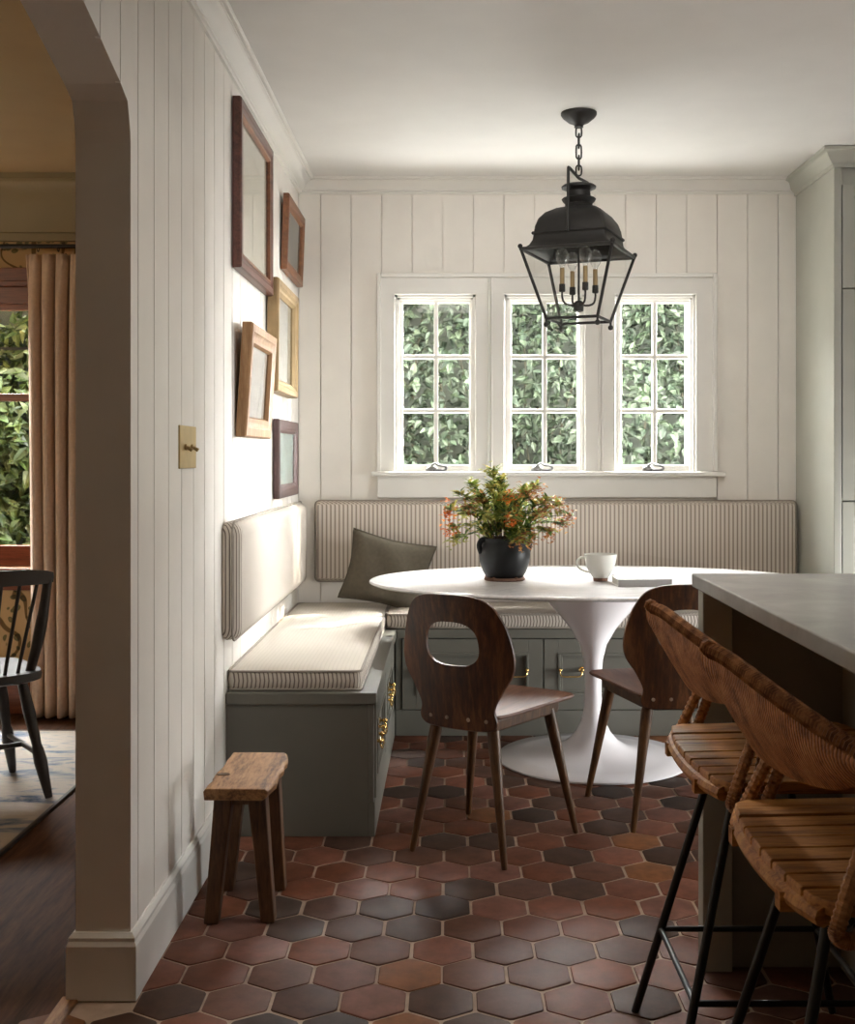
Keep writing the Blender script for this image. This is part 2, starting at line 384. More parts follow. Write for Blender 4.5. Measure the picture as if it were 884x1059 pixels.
# left wall with the arched opening, boarded on the kitchen side
A0, A1, ZS = 1.02, 2.637, 1.985
def arch(y):
    d = min(y-A0, A1-y)
    if d < 0: return 0
    if d < .012: return 1.94+.055*math.sqrt(d/.012)
    pts = [(.012,1.995),(.025,2.030),(.078,2.050+.0),(.249,2.1056),(.342,2.133),(.55,2.185),(.81,2.215)]
    pts[2] = (.078, 2.052)
    for (a, za), (b, zb) in zip(pts, pts[1:]):
        if d <= b: return za+(zb-za)*(d-a)/(b-a)
    return 2.215
wl = MB()
grooves = [2.70+.146*k for k in range(-31, 20)]
edges = sorted(set([YF]+[g for g in grooves if g > YF+.03]+[YB]))
def strip(m, y0, y1, xa, xb):
    ys = [y0]
    for s in [A0+d for d in (0,.004,.012,.025,.05,.078,.16,.249,.342,.45,.55,.68,.81)]+[A1-d for d in (.68,.55,.45,.342,.249,.16,.078,.05,.025,.012,.004,0)]:
        if y0 < s < y1: ys.append(s)
    ys.append(y1); ys = sorted(set(ys))
    # split into runs on the same side of the opening edges
    for a, b in zip(ys, ys[1:]):
        mid = (a+b)/2
        za, zb = (arch(a+1e-6), arch(b-1e-6)) if A0 < mid < A1 else (0, 0)
        m.add([(xa,a,za),(xb,a,za),(xb,b,zb),(xa,b,zb),(xa,a,ZC),(xb,a,ZC),(xb,b,ZC),(xa,b,ZC)],
              [(0,3,2,1),(4,5,6,7),(0,1,5,4),(1,2,6,5),(2,3,7,6),(3,0,4,7)])
for a, b in zip(edges, edges[1:]):
    strip(wl, a, b, XW-.125, XW-.010)
    strip(wl, a+.0028, b-.0028, XW-.010, XW)
struct(wl.build('wall_left', M['wall']))
# back wall (boarded) with the three openings
WIN = [(-.262,.122),(.262,.646),(.792,1.176)]; ZB, ZT = 1.158, 2.004
wb = MB()
xs = [XW-.125]+[q for w_ in WIN for q in w_]+[XR]
wb.box(xs[0], XR, YB+.012, YB+.17, 0, ZB); wb.box(xs[0], XR, YB+.012, YB+.17, ZT, ZC)
for i in range(0, 8, 2): wb.box(xs[i], xs[i+1], YB+.012, YB+.17, ZB, ZT)
gx = [-.618+.146*k for k in range(-1, 17)]
for a, b in zip(gx, gx[1:]):
    a = max(a, XW)
    if a > 1.70: break
    if b < -.30 or a > 1.275: wb.box(a+.0025, b-.0025, YB, YB+.012, 0, ZC)
    else:
        wb.box(a+.0025, b-.0025, YB, YB+.012, 0, 1.10)
        wb.box(a+.0025, b-.0025, YB, YB+.012, 2.06, ZC)
        if a < -.34: wb.box(a+.0025, -.335, YB, YB+.012, 1.0, 2.1)
        if b > 1.27: wb.box(1.265, b-.0025, YB, YB+.012, 1.0, 2.1)
struct(wb.build('wall_back', M['wall']))
DY0, DY1, DZ = 3.15, 4.95, 2.12
struct(MB().box(XR, XR+.12, YF, DY0, 0, ZC).box(XR, XR+.12, DY1, YB, 0, ZC).box(XR, XR+.12, DY0, DY1, DZ, ZC).build('wall_right', M['wall']))
dr = bpy.data.objects.new('door_1', None); COL.objects.link(dr); dr.location = (XR, 4.05, 0); OFF[dr.name] = Vector(dr.location); struct(dr, 'white glazed terrace doors in the right wall')
dm = MB(); dm.box(XR-.015, XR+.12, DY0, DY0+.05, 0, DZ); dm.box(XR-.015, XR+.12, DY1-.05, DY1, 0, DZ); dm.box(XR-.015, XR+.12, DY0+.05, DY1-.05, DZ-.05, DZ)
dm.build('door_frame', M['trim'], dr, bevel=.003)
for y0_, y1_ in ((DY0+.05, 4.048), (4.052, DY1-.05)):
    lm = MB(); lm.box(XR+.03, XR+.07, y0_, y0_+.07, .01, DZ-.05); lm.box(XR+.03, XR+.07, y1_-.07, y1_, .01, DZ-.05)
    lm.box(XR+.03, XR+.07, y0_+.07, y1_-.07, .01, .20); lm.box(XR+.03, XR+.07, y0_+.07, y1_-.07, DZ-.13, DZ-.05); lm.box(XR+.035, XR+.065, y0_+.07, y1_-.07, 1.0, 1.03)
    lm.build('door_leaf', M['trim'], dr, bevel=.003)
    MB().box(XR+.048, XR+.052, y0_+.06, y1_-.06, .19, DZ-.12).build('pane', M['glass'], dr)
struct(MB().box(-4.3, XR, YF-.1, YF, 0, ZC).build('wall_front', M['wall']))
# dining room shell
DW = (-3.35, -1.955, .70, 1.965)
wd = MB().box(-4.3, DW[0], YB, YB+.17, 0, ZC).box(DW[1], XW-.125, YB, YB+.17, 0, ZC).box(DW[0], DW[1], YB, YB+.17, 0, DW[2]).box(DW[0], DW[1], YB, YB+.17, DW[3], ZC)
struct(wd.build('wall_dining_back', M['wallpaper']))
struct(MB().box(-4.4, -4.3, YF, YB, 0, ZC).build('wall_dining_left', M['olive']))
cove = [(0,-.295),(.035,-.295),(.035,-.262),(.05,-.258)]+[(.05+.10*(1-cos(a)), -.258+.232*sin(a)) for a in [R(10*k) for k in range(1,9)]]+[(.155,-.026),(.155,0),(0,0)]
struct(MB().prism(cove, lambda d, z: (-4.3, YB-d, ZC+z), lambda d, z: (XW-.125, YB-d, ZC+z)).build('trim_cove_dining', M['olive_trim'], smooth=40))
struct(MB().box(-4.3, XW-.125, YB-.02, YB, 0, .16).build('baseboard_dining', M['redwood'], bevel=.004))

# crown mouldings
crown = [(0,-.068),(.010,-.068),(.012,-.060),(.018,-.058),(.018,-.052),(.024,-.048),(.034,-.042),(.046,-.030),(.055,-.018),(.062,-.014),(.066,-.014),(.066,-.008),(.076,-.008),(.082,-.004),(.082,0),(0,0)]
struct(MB().prism(crown, lambda d, z: (XW+d, YF, ZC+z), lambda d, z: (XW+d, YB-d, ZC+z)).build('trim_crown_left', M['trim'], smooth=30))
struct(MB().prism(crown, lambda d, z: (XW+d, YB-d, ZC+z), lambda d, z: (1.70, YB-d, ZC+z)).build('trim_crown_back', M['trim'], smooth=30))
# skirting that turns round the end of the left wall
bp = [(0,0),(.017,0),(.017,.122),(.013,.132),(.013,.140),(.005,.150),(0,.150)]
bb = MB()
def sk(m, pts):                       # pts: list of (x, y, nx, ny) corners with mitre direction
    m.loft([[(x+nx*d, y+ny*d, z) for d, z in bp] for x, y, nx, ny in pts])
sk(bb, [(XW,3.745,1,0),(XW,A1,1,-1),(XW-.125,A1,-1,-1),(XW-.125,YB,-1,0)])
struct(bb.build('baseboard_left', M['trim']))
bb2 = MB(); sk(bb2, [(XW-.125,YF,-1,0),(XW-.125,A0,-1,1),(XW,A0,1,1),(XW,YF,1,0)])
struct(bb2.build('baseboard_front', M['trim']))

# ------------------------------------------------------------------ windows
cas = MB(); yf = YB-.018
def bar(m, x0, x1, z0, z1, y0, y1=YB+.012): m.box(x0, x1, y0, y1, z0, z1)
bar(cas, -.336, -.262, 1.158, 2.085, yf); bar(cas, 1.176, 1.262, 1.158, 2.085, yf)
bar(cas, .122, .262, 1.158, 2.085, yf); bar(cas, .646, .792, 1.158, 2.085, yf); bar(cas, -.336, 1.262, 2.004, 2.085, yf-.0005)
bar(cas, -.348, -.328, 1.158, 2.104, yf-.014); bar(cas, 1.256, 1.276, 1.158, 2.104, yf-.014); bar(cas, -.328, 1.256, 2.084, 2.104, yf-.014)
for xm in (.180, .708):
    bar(cas, xm, xm+.010, 1.158, 2.084, yf-.010); bar(cas, xm+.014, xm+.024, 1.158, 2.084, yf-.010)
struct(cas.build('trim_casing', M['trim'], bevel=.004))
sill = MB().box(-.372, 1.312, YB-.062, YB+.02, 1.136, 1.158)
struct(sill.build('trim_sill', M['trim'], bevel=.006))
struct(MB().box(-.345, 1.275, YB-.020, YB+.005, 1.032, 1.136).build('trim_apron', M['trim'], bevel=.004))
wlab = ['left of the three white casement windows above the banquette', 'middle white casement window above the banquette, behind the hanging lantern', 'right of the three white casement windows, nearest the tall cabinet']
def add_crank(parent, x):
    hm = MB(); y = YB+.02; z = 1.166
    hm.lathe([(.020,-.006),(.020,.004),(.016,.012),(.010,.020)], (x-.015,y-.030,z), 16, 1.5, 1)
    hm.tube(catmull([(x-.02,y-.034,z+.018),(x+.0,y-.040,z+.030),(x+.02,y-.046,z+.022),(x+.045,y-.050,z+.018),(x+.055,y-.05,z+.006),(x+.035,y-.052,z-.002),(x-.0,y-.050,z+.0)], 5), .0055, 8)
    hm.ball((x-.002,y-.05,z+.001), .008)
    return hm.build('crank_handle', M['chrome'], parent, smooth=50)
for i, (a, b) in enumerate(WIN):
    wroot = bpy.data.objects.new('window_%d' % (i+1), None); COL.objects.link(wroot); wroot.location = ((a+b)/2, YB, ZB); OFF[wroot.name] = Vector(wroot.location)
    struct(wroot); wroot['label'] = wlab[i]; wroot['category'] = 'window'
    fr = MB()                                     # stepped jamb liner and sash
    for k, (d, y0, y1) in enumerate([(.012, YB-.004, YB+.15), (.022, YB+.012, YB+.14)]):
        o_ = (0, .012)[k]
        fr.box(a+o_, a+d, y0, y1, ZB, ZT-o_); fr.box(b-d, b-o_, y0, y1, ZB, ZT-o_); fr.box(a+o_, b-o_, y0, y1, ZT-d, ZT-o_)
    fr.build('jamb_frame', M['trim'], wroot)
    sa = MB(); y0, y1 = YB+.030, YB+.068
    ga, gb, gz0, gz1 = a+.036, b-.028, ZB+.031, ZT-.034
    sa.box(a+.012, ga, y0, y1, ZB, ZT-.012); sa.box(gb, b-.012, y0, y1, ZB, ZT-.012); sa.box(ga, gb, y0, y1, ZB, gz0); sa.box(ga, gb, y0, y1, gz1, ZT-.012)
    sa.build('sash', M['trim'], wroot, bevel=.003)
    mu = MB(); xm = (ga+gb)/2
    mu.box(xm-.010, xm+.010, y0+.004, y1, gz0, gz1)
    for f in (1/3, 2/3):
        zz = gz0+(gz1-gz0)*f; mu.box(ga, gb, y0+.0045, y1-.0005, zz-.010, zz+.010)
    mu.build('muntin', M['trim'], wroot, bevel=.003)
    MB().box(ga-.005, gb+.005, YB+.050, YB+.054, gz0-.005, gz1+.005).build('pane', M['glass'], wroot)
    add_crank(wroot, (a+b)/2-.02+(.02, 0, .0)[i])
# dining window: stained timber
wroot = bpy.data.objects.new('window_4', None); COL.objects.link(wroot); wroot.location = ((DW[0]+DW[1])/2, YB, DW[2]); OFF[wroot.name] = Vector(wroot.location)
struct(wroot); wroot['label'] = 'red-brown timber sash window half covered by the beige curtain'; wroot['category'] = 'window'
fr = MB(); yy = YB-.02
fr.box(DW[0]-.09, DW[1]+.09, yy, YB, DW[3]-.005, DW[3]+.075); fr.box(DW[0]-.11, DW[1]+.11, yy-.03, YB, DW[3]+.075, DW[3]+.10); fr.box(DW[0]-.10, DW[1]+.10, yy-.012, YB, DW[3]+.10, DW[3]+.165)
fr.box(DW[0]-.09, DW[0], yy, YB, DW[2], DW[3]); fr.box(DW[1], DW[1]+.09, yy, YB, DW[2], DW[3])
fr.box(DW[0]-.12, DW[1]+.12, yy-.05, YB, DW[2]-.03, DW[2]+.0); fr.box(DW[0]-.09, DW[1]+.09, yy, YB, DW[2]-.11, DW[2]-.03)
fr.build('window_frame', M['redwood'], wroot, bevel=.004)
sa = MB(); zm = 1.23+(472-411.5)/213
sa.box(DW[0], DW[0]+.05, YB+.03, YB+.07, DW[2], DW[3]); sa.box(DW[1]-.05, DW[1], YB+.03, YB+.07, DW[2], DW[3]); sa.box(DW[0], DW[1], YB+.03, YB+.07, zm-.018, zm+.018)
sa.box(DW[0], DW[1], YB+.03, YB+.07, DW[2], DW[2]+.10); sa.box(DW[0], DW[1], YB+.03, YB+.07, DW[3]-.03, DW[3])
sa.build('sash', M['redwood'], wroot, bevel=.003)
MB().box(DW[0], DW[1], YB+.045, YB+.055, 1.745, 1.757).build('muntin', M['ebony'], wroot)
MB().box(DW[0]+.04, DW[1]-.04, YB+.048, YB+.052, DW[2]+.08, DW[3]-.02).build('pane', M['glass'], wroot)

# ------------------------------------------------------------------ tall cabinet at the right
CX, CY = 1.658, 5.0
cab = thing('tall_cabinet', 'tall sage green built-in cabinet with crown moulding right of the windows', 'cabinet', (CX+.4, 5.28, 0))
MB().box(CX, 2.55, CY+.02, YB-.002, .0, 2.49).build('carcass', M['sage_lit'], cab)
MB().box(CX-.003, CX+.030, CY-.002, CY+.022, .10, 2.488).build('stile', M['sage_lit'], cab, bevel=.003)
cr = [(0,-.075),(.008,-.075),(.012,-.062),(.020,-.058),(.034,-.044),(.048,-.022),(.056,-.016),(.066,-.014),(.066,0),(0,0)]
cr = [(d, z-.002) for d, z in cr]; cm = MB(); cm.loft([[(CX-d, YB-.002, ZC+z) for d, z in cr], [(CX-d, CY-d, ZC+z) for d, z in cr], [(2.55, CY-d, ZC+z) for d, z in cr]])
cm.build('crown', M['sage_lit'], cab, smooth=30)
def shaker(m, x0, x1, z0, z1, y, st=.05):
    m.box(x0, x1, y+.008, y+.02, z0, z1)
    m.box(x0, x0+st, y, y+.02, z0, z1); m.box(x1-st, x1, y, y+.02, z0, z1); m.box(x0+st, x1-st, y, y+.02, z0, z0+st); m.box(x0+st, x1-st, y, y+.02, z1-st, z1)
    b = .008; i0, i1, k0, k1 = x0+st, x1-st, z0+st, z1-st
    m.box(i0, i0+b, y+.004, y+.01, k0, k1); m.box(i1-b, i1, y+.004, y+.01, k0, k1); m.box(i0, i1, y+.004, y+.01, k0, k0+b); m.box(i0, i1, y+.004, y+.01, k1-b, k1)
for x0, x1 in ((CX+.034, CX+.45), (CX+.454, CX+.87)):
    for z0, z1 in ((.12, 1.034), (1.04, 1.950), (1.956, 2.40)):
        m = MB(); shaker(m, x0, x1, z0, z1, CY-.002); d = m.build('door', M['sage_lit'], cab, bevel=.002)
        kx = x1-.03 if x0 < CX+.1 else x0+.03
        MB().ball((kx, CY-.02, z0+.15 if z0 > 1 else z1-.12), .013).build('knob', M['brass'], d, smooth=60)

# ------------------------------------------------------------------ banquette benches
def pull(parent, c, u, wdir, half=.048):
    u = Vector(u); wd_ = Vector(wdir); c = Vector(c); m = MB()
    for s in (-1, 1):
        p = c+u*half*s
        for k, (r, d) in enumerate([(.013,.0),(.013,.003),(.007,.006),(.007,.016)]): pass
        m.tube([p, p+wd_*.004], .0118, 14); m.tube([p+wd_*.003, p+wd_*.020], .0055, 10); m.ball(p+wd_*.021, .0085, 12, 8)
    z = Vector((0,0,1)); q = wd_*.021
    path = [c-u*half+q, c-u*half+q-z*.012, c-u*(half-.004)+q-z*.022+wd_*.004, c-u*(half-.014)+q-z*.027+wd_*.006, c+q-z*.028+wd_*.006, c+u*(half-.014)+q-z*.027+wd_*.006, c+u*(half-.004)+q-z*.022+wd_*.004, c+u*half+q-z*.012, c+u*half+q]
    m.tube(catmull(path, 4), .0035, 8)
    return m.build('pull', M['brass'], parent, smooth=50)
def drawer(root, o, u, wdir, wid, z0, z1, pulls):
    o = Vector(o); u = Vector(u); n = Vector(wdir); m = MB()
    def bx(a, b, c, d, t0, t1):
        P = [o+u*a+n*t0, o+u*b+n*t0, o+u*b+n*t1, o+u*a+n*t1]
        vs = [(p.x,p.y,c) for p in P]+[(p.x,p.y,d) for p in P]
        m.add(vs, [(0,3,2,1),(4,5,6,7),(0,1,5,4),(1,2,6,5),(2,3,7,6),(3,0,4,7)])
    st = .062
    bx(0, wid, z0, z1, 0, .010); bx(0, st, z0, z1, .0, .020); bx(wid-st, wid, z0, z1, 0, .020); bx(st, wid-st, z0, z0+st, 0, .020); bx(st, wid-st, z1-st, z1, 0, .020)
    for k, (e, t) in enumerate(((.0, .024), (.010, .016))):
        a, b, c, d = st+e, wid-st-e, z0+st+e, z1-st-e; w_ = .010
        bx(a, a+w_, c, d, .008, t); bx(b-w_, b, c, d, .008, t); bx(a+w_, b-w_, c, c+w_, .008, t); bx(a+w_, b-w_, d-w_, d, .008, t)
    d_ = m.build('drawer', M['sage'], root, bevel=.0015)
    for p in pulls: pull(d_, o+u*p+n*.010+Vector((0,0,(z0+z1)/2+.02)), u, n)
BY = 5.106                                                        # face of the back run
bl = thing('storage_bench', 'sage green bench with drawers along the left wall, its end panel facing the rustic stool', 'bench', (-.48, 4.6, 0))
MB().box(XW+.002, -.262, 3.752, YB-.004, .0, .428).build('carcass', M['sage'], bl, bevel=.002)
MB().box(-.262, -.242, 3.752, BY+.02, .0, .112).box(-.262,-.246,3.752,3.782,.112,.428).box(-.262,-.246,4.345,4.365,.112,.428).box(-.262,-.246,4.93,BY+.02,.112,.428).build('face_frame', M['sage'], bl, bevel=.002)
MB().box(XW+.002, -.236, 3.744, YB-.004, .428, .467).build('lid', M['sage'], bl, bevel=.004)
drawer(bl, (-.260, 3.785, 0), (0,1,0), (1,0,0), .555, .116, .424, (.10, .30))
drawer(bl, (-.260, 4.368, 0), (0,1,0), (1,0,0), .555, .116, .424, (.16, .36))
bk = thing('storage_bench', 'sage green drawer bench running under the windows behind the oval table', 'bench', (.7, 5.3, 0))
MB().box(-.258, 1.656, BY+.022, YB-.004, .0, .430).build('carcass', M['sage'], bk, bevel=.002)
MB().box(-.238, 1.656, BY, BY+.022, .0, .112).box(-.238,-.212,BY+.004,BY+.022,.112,.430).build('plinth', M['sage'], bk, bevel=.002)
MB().box(-.234, 1.656, BY-.006, YB-.004, .430, .4695).build('lid', M['sage'], bk, bevel=.004)
for k in range(3):
    drawer(bk, (-.209+k*.624, BY+.020, 0), (1,0,0), (0,-1,0), .618, .116, .426, (.118, .500))

# seat cushions and padded backs
def cushion(name, label, b, top, side, rad, pipe=True, group=None, crown=.012, cat='cushion'):
    x0,x1,y0,y1,z0,z1 = b
    root = thing(name, label, cat, ((x0+x1)/2,(y0+y1)/2,z0), group=group)
    n = 14; m = MB()
    def z(u, v): return z1+crown*(1-u**4)*(1-v**4)-crown*.5
    vs = []; fs = []
    rings = []
    def outline(ins):
        r = rad; pts = []
        for cx, cy, a0 in ((x1-r,y1-r,0),(x0+r,y1-r,90),(x0+r,y0+r,180),(x1-r,y0+r,270)):
            for k in range(5):
                a = R(a0+k*22.5); pts.append((cx+(r-ins)*cos(a), cy+(r-ins)*sin(a)))
        return pts
    t = z1-z0
    prof = [(rad*.8, 0), (.006, .003), (.0, .012), (-.003, t*.5), (.0, t-.012), (.005, t-.004), (rad*.8, t+crown*.3)]
    for ins, dz in prof: rings.append([(p[0], p[1], z0+dz) for p in outline(ins)])
    m.loft(rings[0:6])
    m.build('border', side, root, smooth=60)
    # crowned top
    g = MB(); N_ = 24; o = outline(.004); L = len(o); c = Vector(((x0+x1)/2,(y0+y1)/2,0))
    rr = []
    for q in range(9):
        f = 1-q/9
        rr.append([(c.x+(p[0]-c.x)*f if True else 0, c.y+(p[1]-c.y)*f, z1-.003+crown*(1-f**5)) for p in o])
    # keep the crown near the rim whatever the aspect
    rr = []
    for ins in (0, .006, .016, .03, .05, .08, .11):
        ins = min(ins, rad*.97) if ins < .012 else ins
        ww = max(.002, (x1-x0)/2-ins); hh = max(.002, (y1-y0)/2-ins)
        rr.append([(c.x+(p[0]-c.x)*ww/((x1-x0)/2), c.y+(p[1]-c.y)*hh/((y1-y0)/2), z1-.005+crown*(1-(1-min(1, ins/.11))**3)) for p in o])
    g.loft(rr); g.build('cushion_top', top, root, smooth=60)
    if pipe:
        pm = MB()
        for dz in (.005, t-.004): pm.tube([(p[0], p[1], z0+dz) for p in outline(.001)], .0042, 6, closed=True)
        pm.build('piping', M['piping'], root, smooth=60)
    return root
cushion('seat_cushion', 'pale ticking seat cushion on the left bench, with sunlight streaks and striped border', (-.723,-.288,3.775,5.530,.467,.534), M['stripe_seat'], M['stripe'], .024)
cushion('seat_cushion', 'long striped seat cushion under the windows, behind the oval table', (-.280,1.640,5.118,5.530,.4695,.536), M['stripe'], M['stripe'], .03)
def pad(name, label, w_axis, a0, a1, z0, z1, depth, rad, mat):
    # upholstered panel fixed to a wall: rounded outline, domed face
    root = thing(name, label, 'backrest', (0,0,0) if False else ((XW, (a0+a1)/2, z0) if w_axis == 'Y' else ((a0+a1)/2, YB, z0)))
    def P(a, z, d): return (XW+d, a, z) if w_axis == 'Y' else (a, YB-d, z)
    def outline(ins):
        pts = []; r = rad
        for ca, cz, s in ((a1-r,z1-r,0),(a0+r,z1-r,90),(a0+r,z0+r,180),(a1-r,z0+r,270)):
            for k in range(7):
                t = R(s+15*k); pts.append((ca+(r-ins)*cos(t), cz+(r-ins)*sin(t)))
        return pts
    prof = [(.004,.001),(0,depth*.2),(.003,depth*.5),(.009,depth*.74),(.018,depth*.90),(.030 if rad > .035 else .016,depth*.97),(rad*.98,depth)]
    m = MB().loft([[P(a, z, d) for a, z in outline(i)] for i, d in prof]); m.build('panel', mat, root, smooth=60)
    MB().tube([P(a, z, depth*.55) for a, z in outline(-.001)], .0035, 6, closed=True).build('piping', M['piping'], root, smooth=60)
    return root
pad('wall_backrest', 'padded back panel on the left wall, bright in window light above the bench end', 'Y', 3.685, 5.415, .640, 1.020, .062, .045, M['stripe'])
pad('wall_backrest', 'long striped padded back panel under the three windows', 'X', -.640, 1.648, .636, 1.020, .080, .024, M['stripe_pad'])

# throw pillow
def pillow(root):
    m = MB(); n = 20; S = .196
    def P(i, j, s):
        u, v = -1+2*i/n, -1+2*j/n
        pin = 1-.11*(1-abs(u)**1.7)*abs(v)**3; pin2 = 1-.11*(1-abs(v)**1.7)*abs(u)**3
        h = .075*((1-u*u)*(1-v*v))**.42
        h += .006*sin(7*u+3*v)*(1-u*u)*(1-v*v)
        return (u*S*pin2, s*h, v*S*.83*pin)
    for s in (-1, 1):
        m.add([P(i, j, s) for j in range(n+1) for i in range(n+1)], [(j*(n+1)+i, j*(n+1)+i+1, (j+1)*(n+1)+i+1, (j+1)*(n+1)+i) for j in range(n) for i in range(n)])
    m.build('pillow_cover', M['pillow'], root, smooth=80)
    e = [P(i, 0, 0) for i in range(n)]+[P(n, j, 0) for j in range(n)]+[P(n-i, n, 0) for i in range(n)]+[P(0, n-j, 0) for j in range(n)]
    MB().tube(e, .005, 6, closed=True).build('piping', M['pillow'], root, smooth=60)
pl = thing('throw_pillow', 'dark olive grey linen throw pillow leaning in the banquette corner', 'pillow', (-.285, 5.335, .700), local=True)
pl.rotation_euler = (R(-15), R(13), R(4)); pillow(pl)

# ------------------------------------------------------------------ oval pedestal table and what stands on it
TX, TY, TZ = .583, 4.72, .73
tb = thing('pedestal_table', 'white oval marble-topped table on a tulip-shaped pedestal', 'table', (TX, TY, 0))
m = MB(); n = 96; A_, B_ = .910, .622
m.loft([[(TX+(A_-i)*cos(2*pi*k/n), TY+(B_-i)*sin(2*pi*k/n), z) for k in range(n)] for i, z in ((.25,.7050),(.07,.7065),(.012,.7145),(.0,.7215),(.001,.726),(.005,.7295),(.012,TZ))])
m.build('tabletop', M['marble'], tb, smooth=40)
MB().lathe([(.380,0),(.388,.003),(.389,.009),(.384,.014),(.30,.022),(.20,.034),(.14,.052),(.10,.077),(.07,.112),(.048,.157),(.037,.21),(.0335,.28),(.0345,.344),(.040,.406),(.056,.468),(.092,.53),(.128,.575),(.172,.625),(.215,.675),(.235,.706)], (TX,TY,0), 64).build('pedestal', M['white_gloss'], tb, smooth=50)

pt = thing('potted_plant', 'flowering plant in a charcoal handled pot on the oval table', 'plant', (.222, 4.70, TZ))
PX, PY = .222, 4.70
pot = MB().lathe([(.060,.006),(.072,.010),(.088,.035),(.101,.075),(.104,.105),(.100,.130),(.091,.150),(.090,.166),(.094,.172),(.088,.172),(.082,.150),(.090,.10),(.05,.06)], (PX,PY,TZ), 40).build('pot', M['pot'], pt, smooth=50)
MB().tube(catmull([(PX-.080,PY-.03,TZ+.163),(PX-.094,PY-.035,TZ+.163),(PX-.104,PY-.035,TZ+.142),(PX-.096,PY-.03,TZ+.112)], 5), .011, 10).build('handle', M['pot'], pot, smooth=60)
MB().tube(catmull([(PX+.080,PY+.03,TZ+.163),(PX+.094,PY+.035,TZ+.163),(PX+.104,PY+.035,TZ+.142),(PX+.096,PY+.03,TZ+.112)], 5), .011, 10).build('handle', M['pot'], pot, smooth=60)
sm = MB().lathe([(.080,0),(.084,.004),(.080,.012),(.060,.014)], (PX,PY,TZ), 32)
for k in range(5): sm.ball((PX+.075*cos(k*1.256+.3), PY+.075*sin(k*1.256+.3), TZ+.008), .010)
sm.build('clay_foot', M['clay'], pt, smooth=50)
MB().lathe([(.002,.130),(.082,.135)], (PX,PY,TZ), 24).build('soil', M['bark'], pt)
def leaf(m, p, d, up, L, W, col, fold=.25):
    d = Vector(d).normalized(); up = Vector(up); s = d.cross(up)
    if s.length < 1e-3: s = d.cross(Vector((1,0,.1)))
    s.normalize(); nrm = s.cross(d)
    p = Vector(p); n0 = len(m.v)
    m.v += [tuple(q) for q in (p, p+d*L*.35+s*W*.5+nrm*W*fold, p+d*L*.38, p+d*L*.35-s*W*.5+nrm*W*fold, p+d*L*.72+s*W*.33+nrm*W*fold*.5-nrm*L*.05, p+d*L*.72-nrm*L*.05, p+d*L*.72-s*W*.33+nrm*W*fold*.5-nrm*L*.05, p+d*L-nrm*L*.14)]
    m.f += [tuple(n0+i for i in f) for f in ((0,1,2),(0,2,3),(1,4,5,2),(3,2,5,6),(4,7,5),(6,5,7))]
    m.c += [col]*8
def plant():
    rnd = random.Random(5); st = MB(); lf = MB(); lf.c = []; fl = MB(); fl.c = []; bud = MB(); bud.c = []
    greens = [(.13,.21,.045),(.22,.31,.065),(.34,.40,.09),(.46,.46,.12),(.09,.15,.035),(.50,.42,.09)]
    oranges = [(.74,.20,.03),(.80,.27,.04),(.62,.15,.03)]; rusts = [(.42,.16,.05),(.50,.22,.08),(.34,.12,.045),(.56,.32,.10)]
    base = Vector((PX, PY, TZ+.14))
    tips = [(-.05,0,.44),(-.015,.02,.39),(-.13,.02,.36),(-.185,-.02,.31),(-.225,0,.22),(-.215,-.04,.12),(-.10,-.06,.30),(.015,-.08,.30),(-.055,-.05,.36),(.07,-.06,.33),(.125,.0,.355),(.10,.05,.30),(.165,-.03,.27),(.215,.0,.25),(.255,-.02,.19),(.235,.03,.14),(.13,-.09,.20),(.02,-.12,.18),(-.08,-.12,.20),(-.15,-.10,.24),(.17,-.08,.10),(.10,-.13,.08),(-.01,.10,.33),(-.12,.10,.28),(.12,.10,.25),(.05,.02,.27),(-.03,.0,.28),(-.17,.05,.20),(.05,-.13,.05),(-.20,-.09,.06)]
    for k, t in enumerate(tips):
        t = base+Vector((t[0], t[1], t[2]*.70-.01)); mid = base.lerp(t, .5)+Vector((rnd.uniform(-.02,.02), rnd.uniform(-.02,.02), .04))
        b0 = base+Vector(((t.x-base.x)*.2, (t.y-base.y)*.2, -.02))
        path = catmull([b0, mid, t], 6); st.tube(path, [.0028-.0016*i/len(path) for i in range(len(path))], 5)
        pn = len(path)
        for i in range(3, pn):
            for _ in range(5 if i > 5 else 4):
                a = rnd.uniform(0, 2*pi); tan = (path[min(i+1,pn-1)]-path[i-1]).normalized()
                d = Vector((cos(a), sin(a), rnd.uniform(-.1,.5)))*.8+tan*.6
                c = sc(rnd.choice(greens), rnd.uniform(.8, 1.25))
                leaf(lf, path[i]+Vector((rnd.uniform(-.008,.008),)*3), d, (0,0,1), rnd.uniform(.030,.062), rnd.uniform(.012,.020), c)
        if k in (4,5,7,17,19,28) or rnd.random() < .85:
            colr = oranges if k in (5,7,17,4) else rusts if (t.x > PX+.03 or k in (3,6,19)) else [(.42,.40,.10),(.35,.36,.09),(.50,.42,.12)]
            for _ in range(46):
                q = t+Vector((rnd.gauss(0,.015), rnd.gauss(0,.015), rnd.gauss(-.008,.016)))
                a = rnd.uniform(0,2*pi)
                leaf(fl, q, (cos(a), sin(a), rnd.uniform(-.4,.9)), (0,0,1), rnd.uniform(.014,.026), rnd.uniform(.011,.018), sc(rnd.choice(colr), rnd.uniform(.8,1.25)))
        # a few free leaves round the tip
        for _ in range(7):
            a = rnd.uniform(0,2*pi)
            leaf(lf, t, (cos(a), sin(a), rnd.uniform(0,.9)), (0,0,1), rnd.uniform(.02,.04), rnd.uniform(.008,.013), sc(rnd.choice(greens[1:]), rnd.uniform(.9,1.25)))
    st.build('stem', M['bark'], pt)['kind'] = 'stuff'
    lf.build('foliage', M['leaf_plant'], pt)['kind'] = 'stuff'
    fl.build('blossom', M['leaf_plant'], pt)['kind'] = 'stuff'
plant()

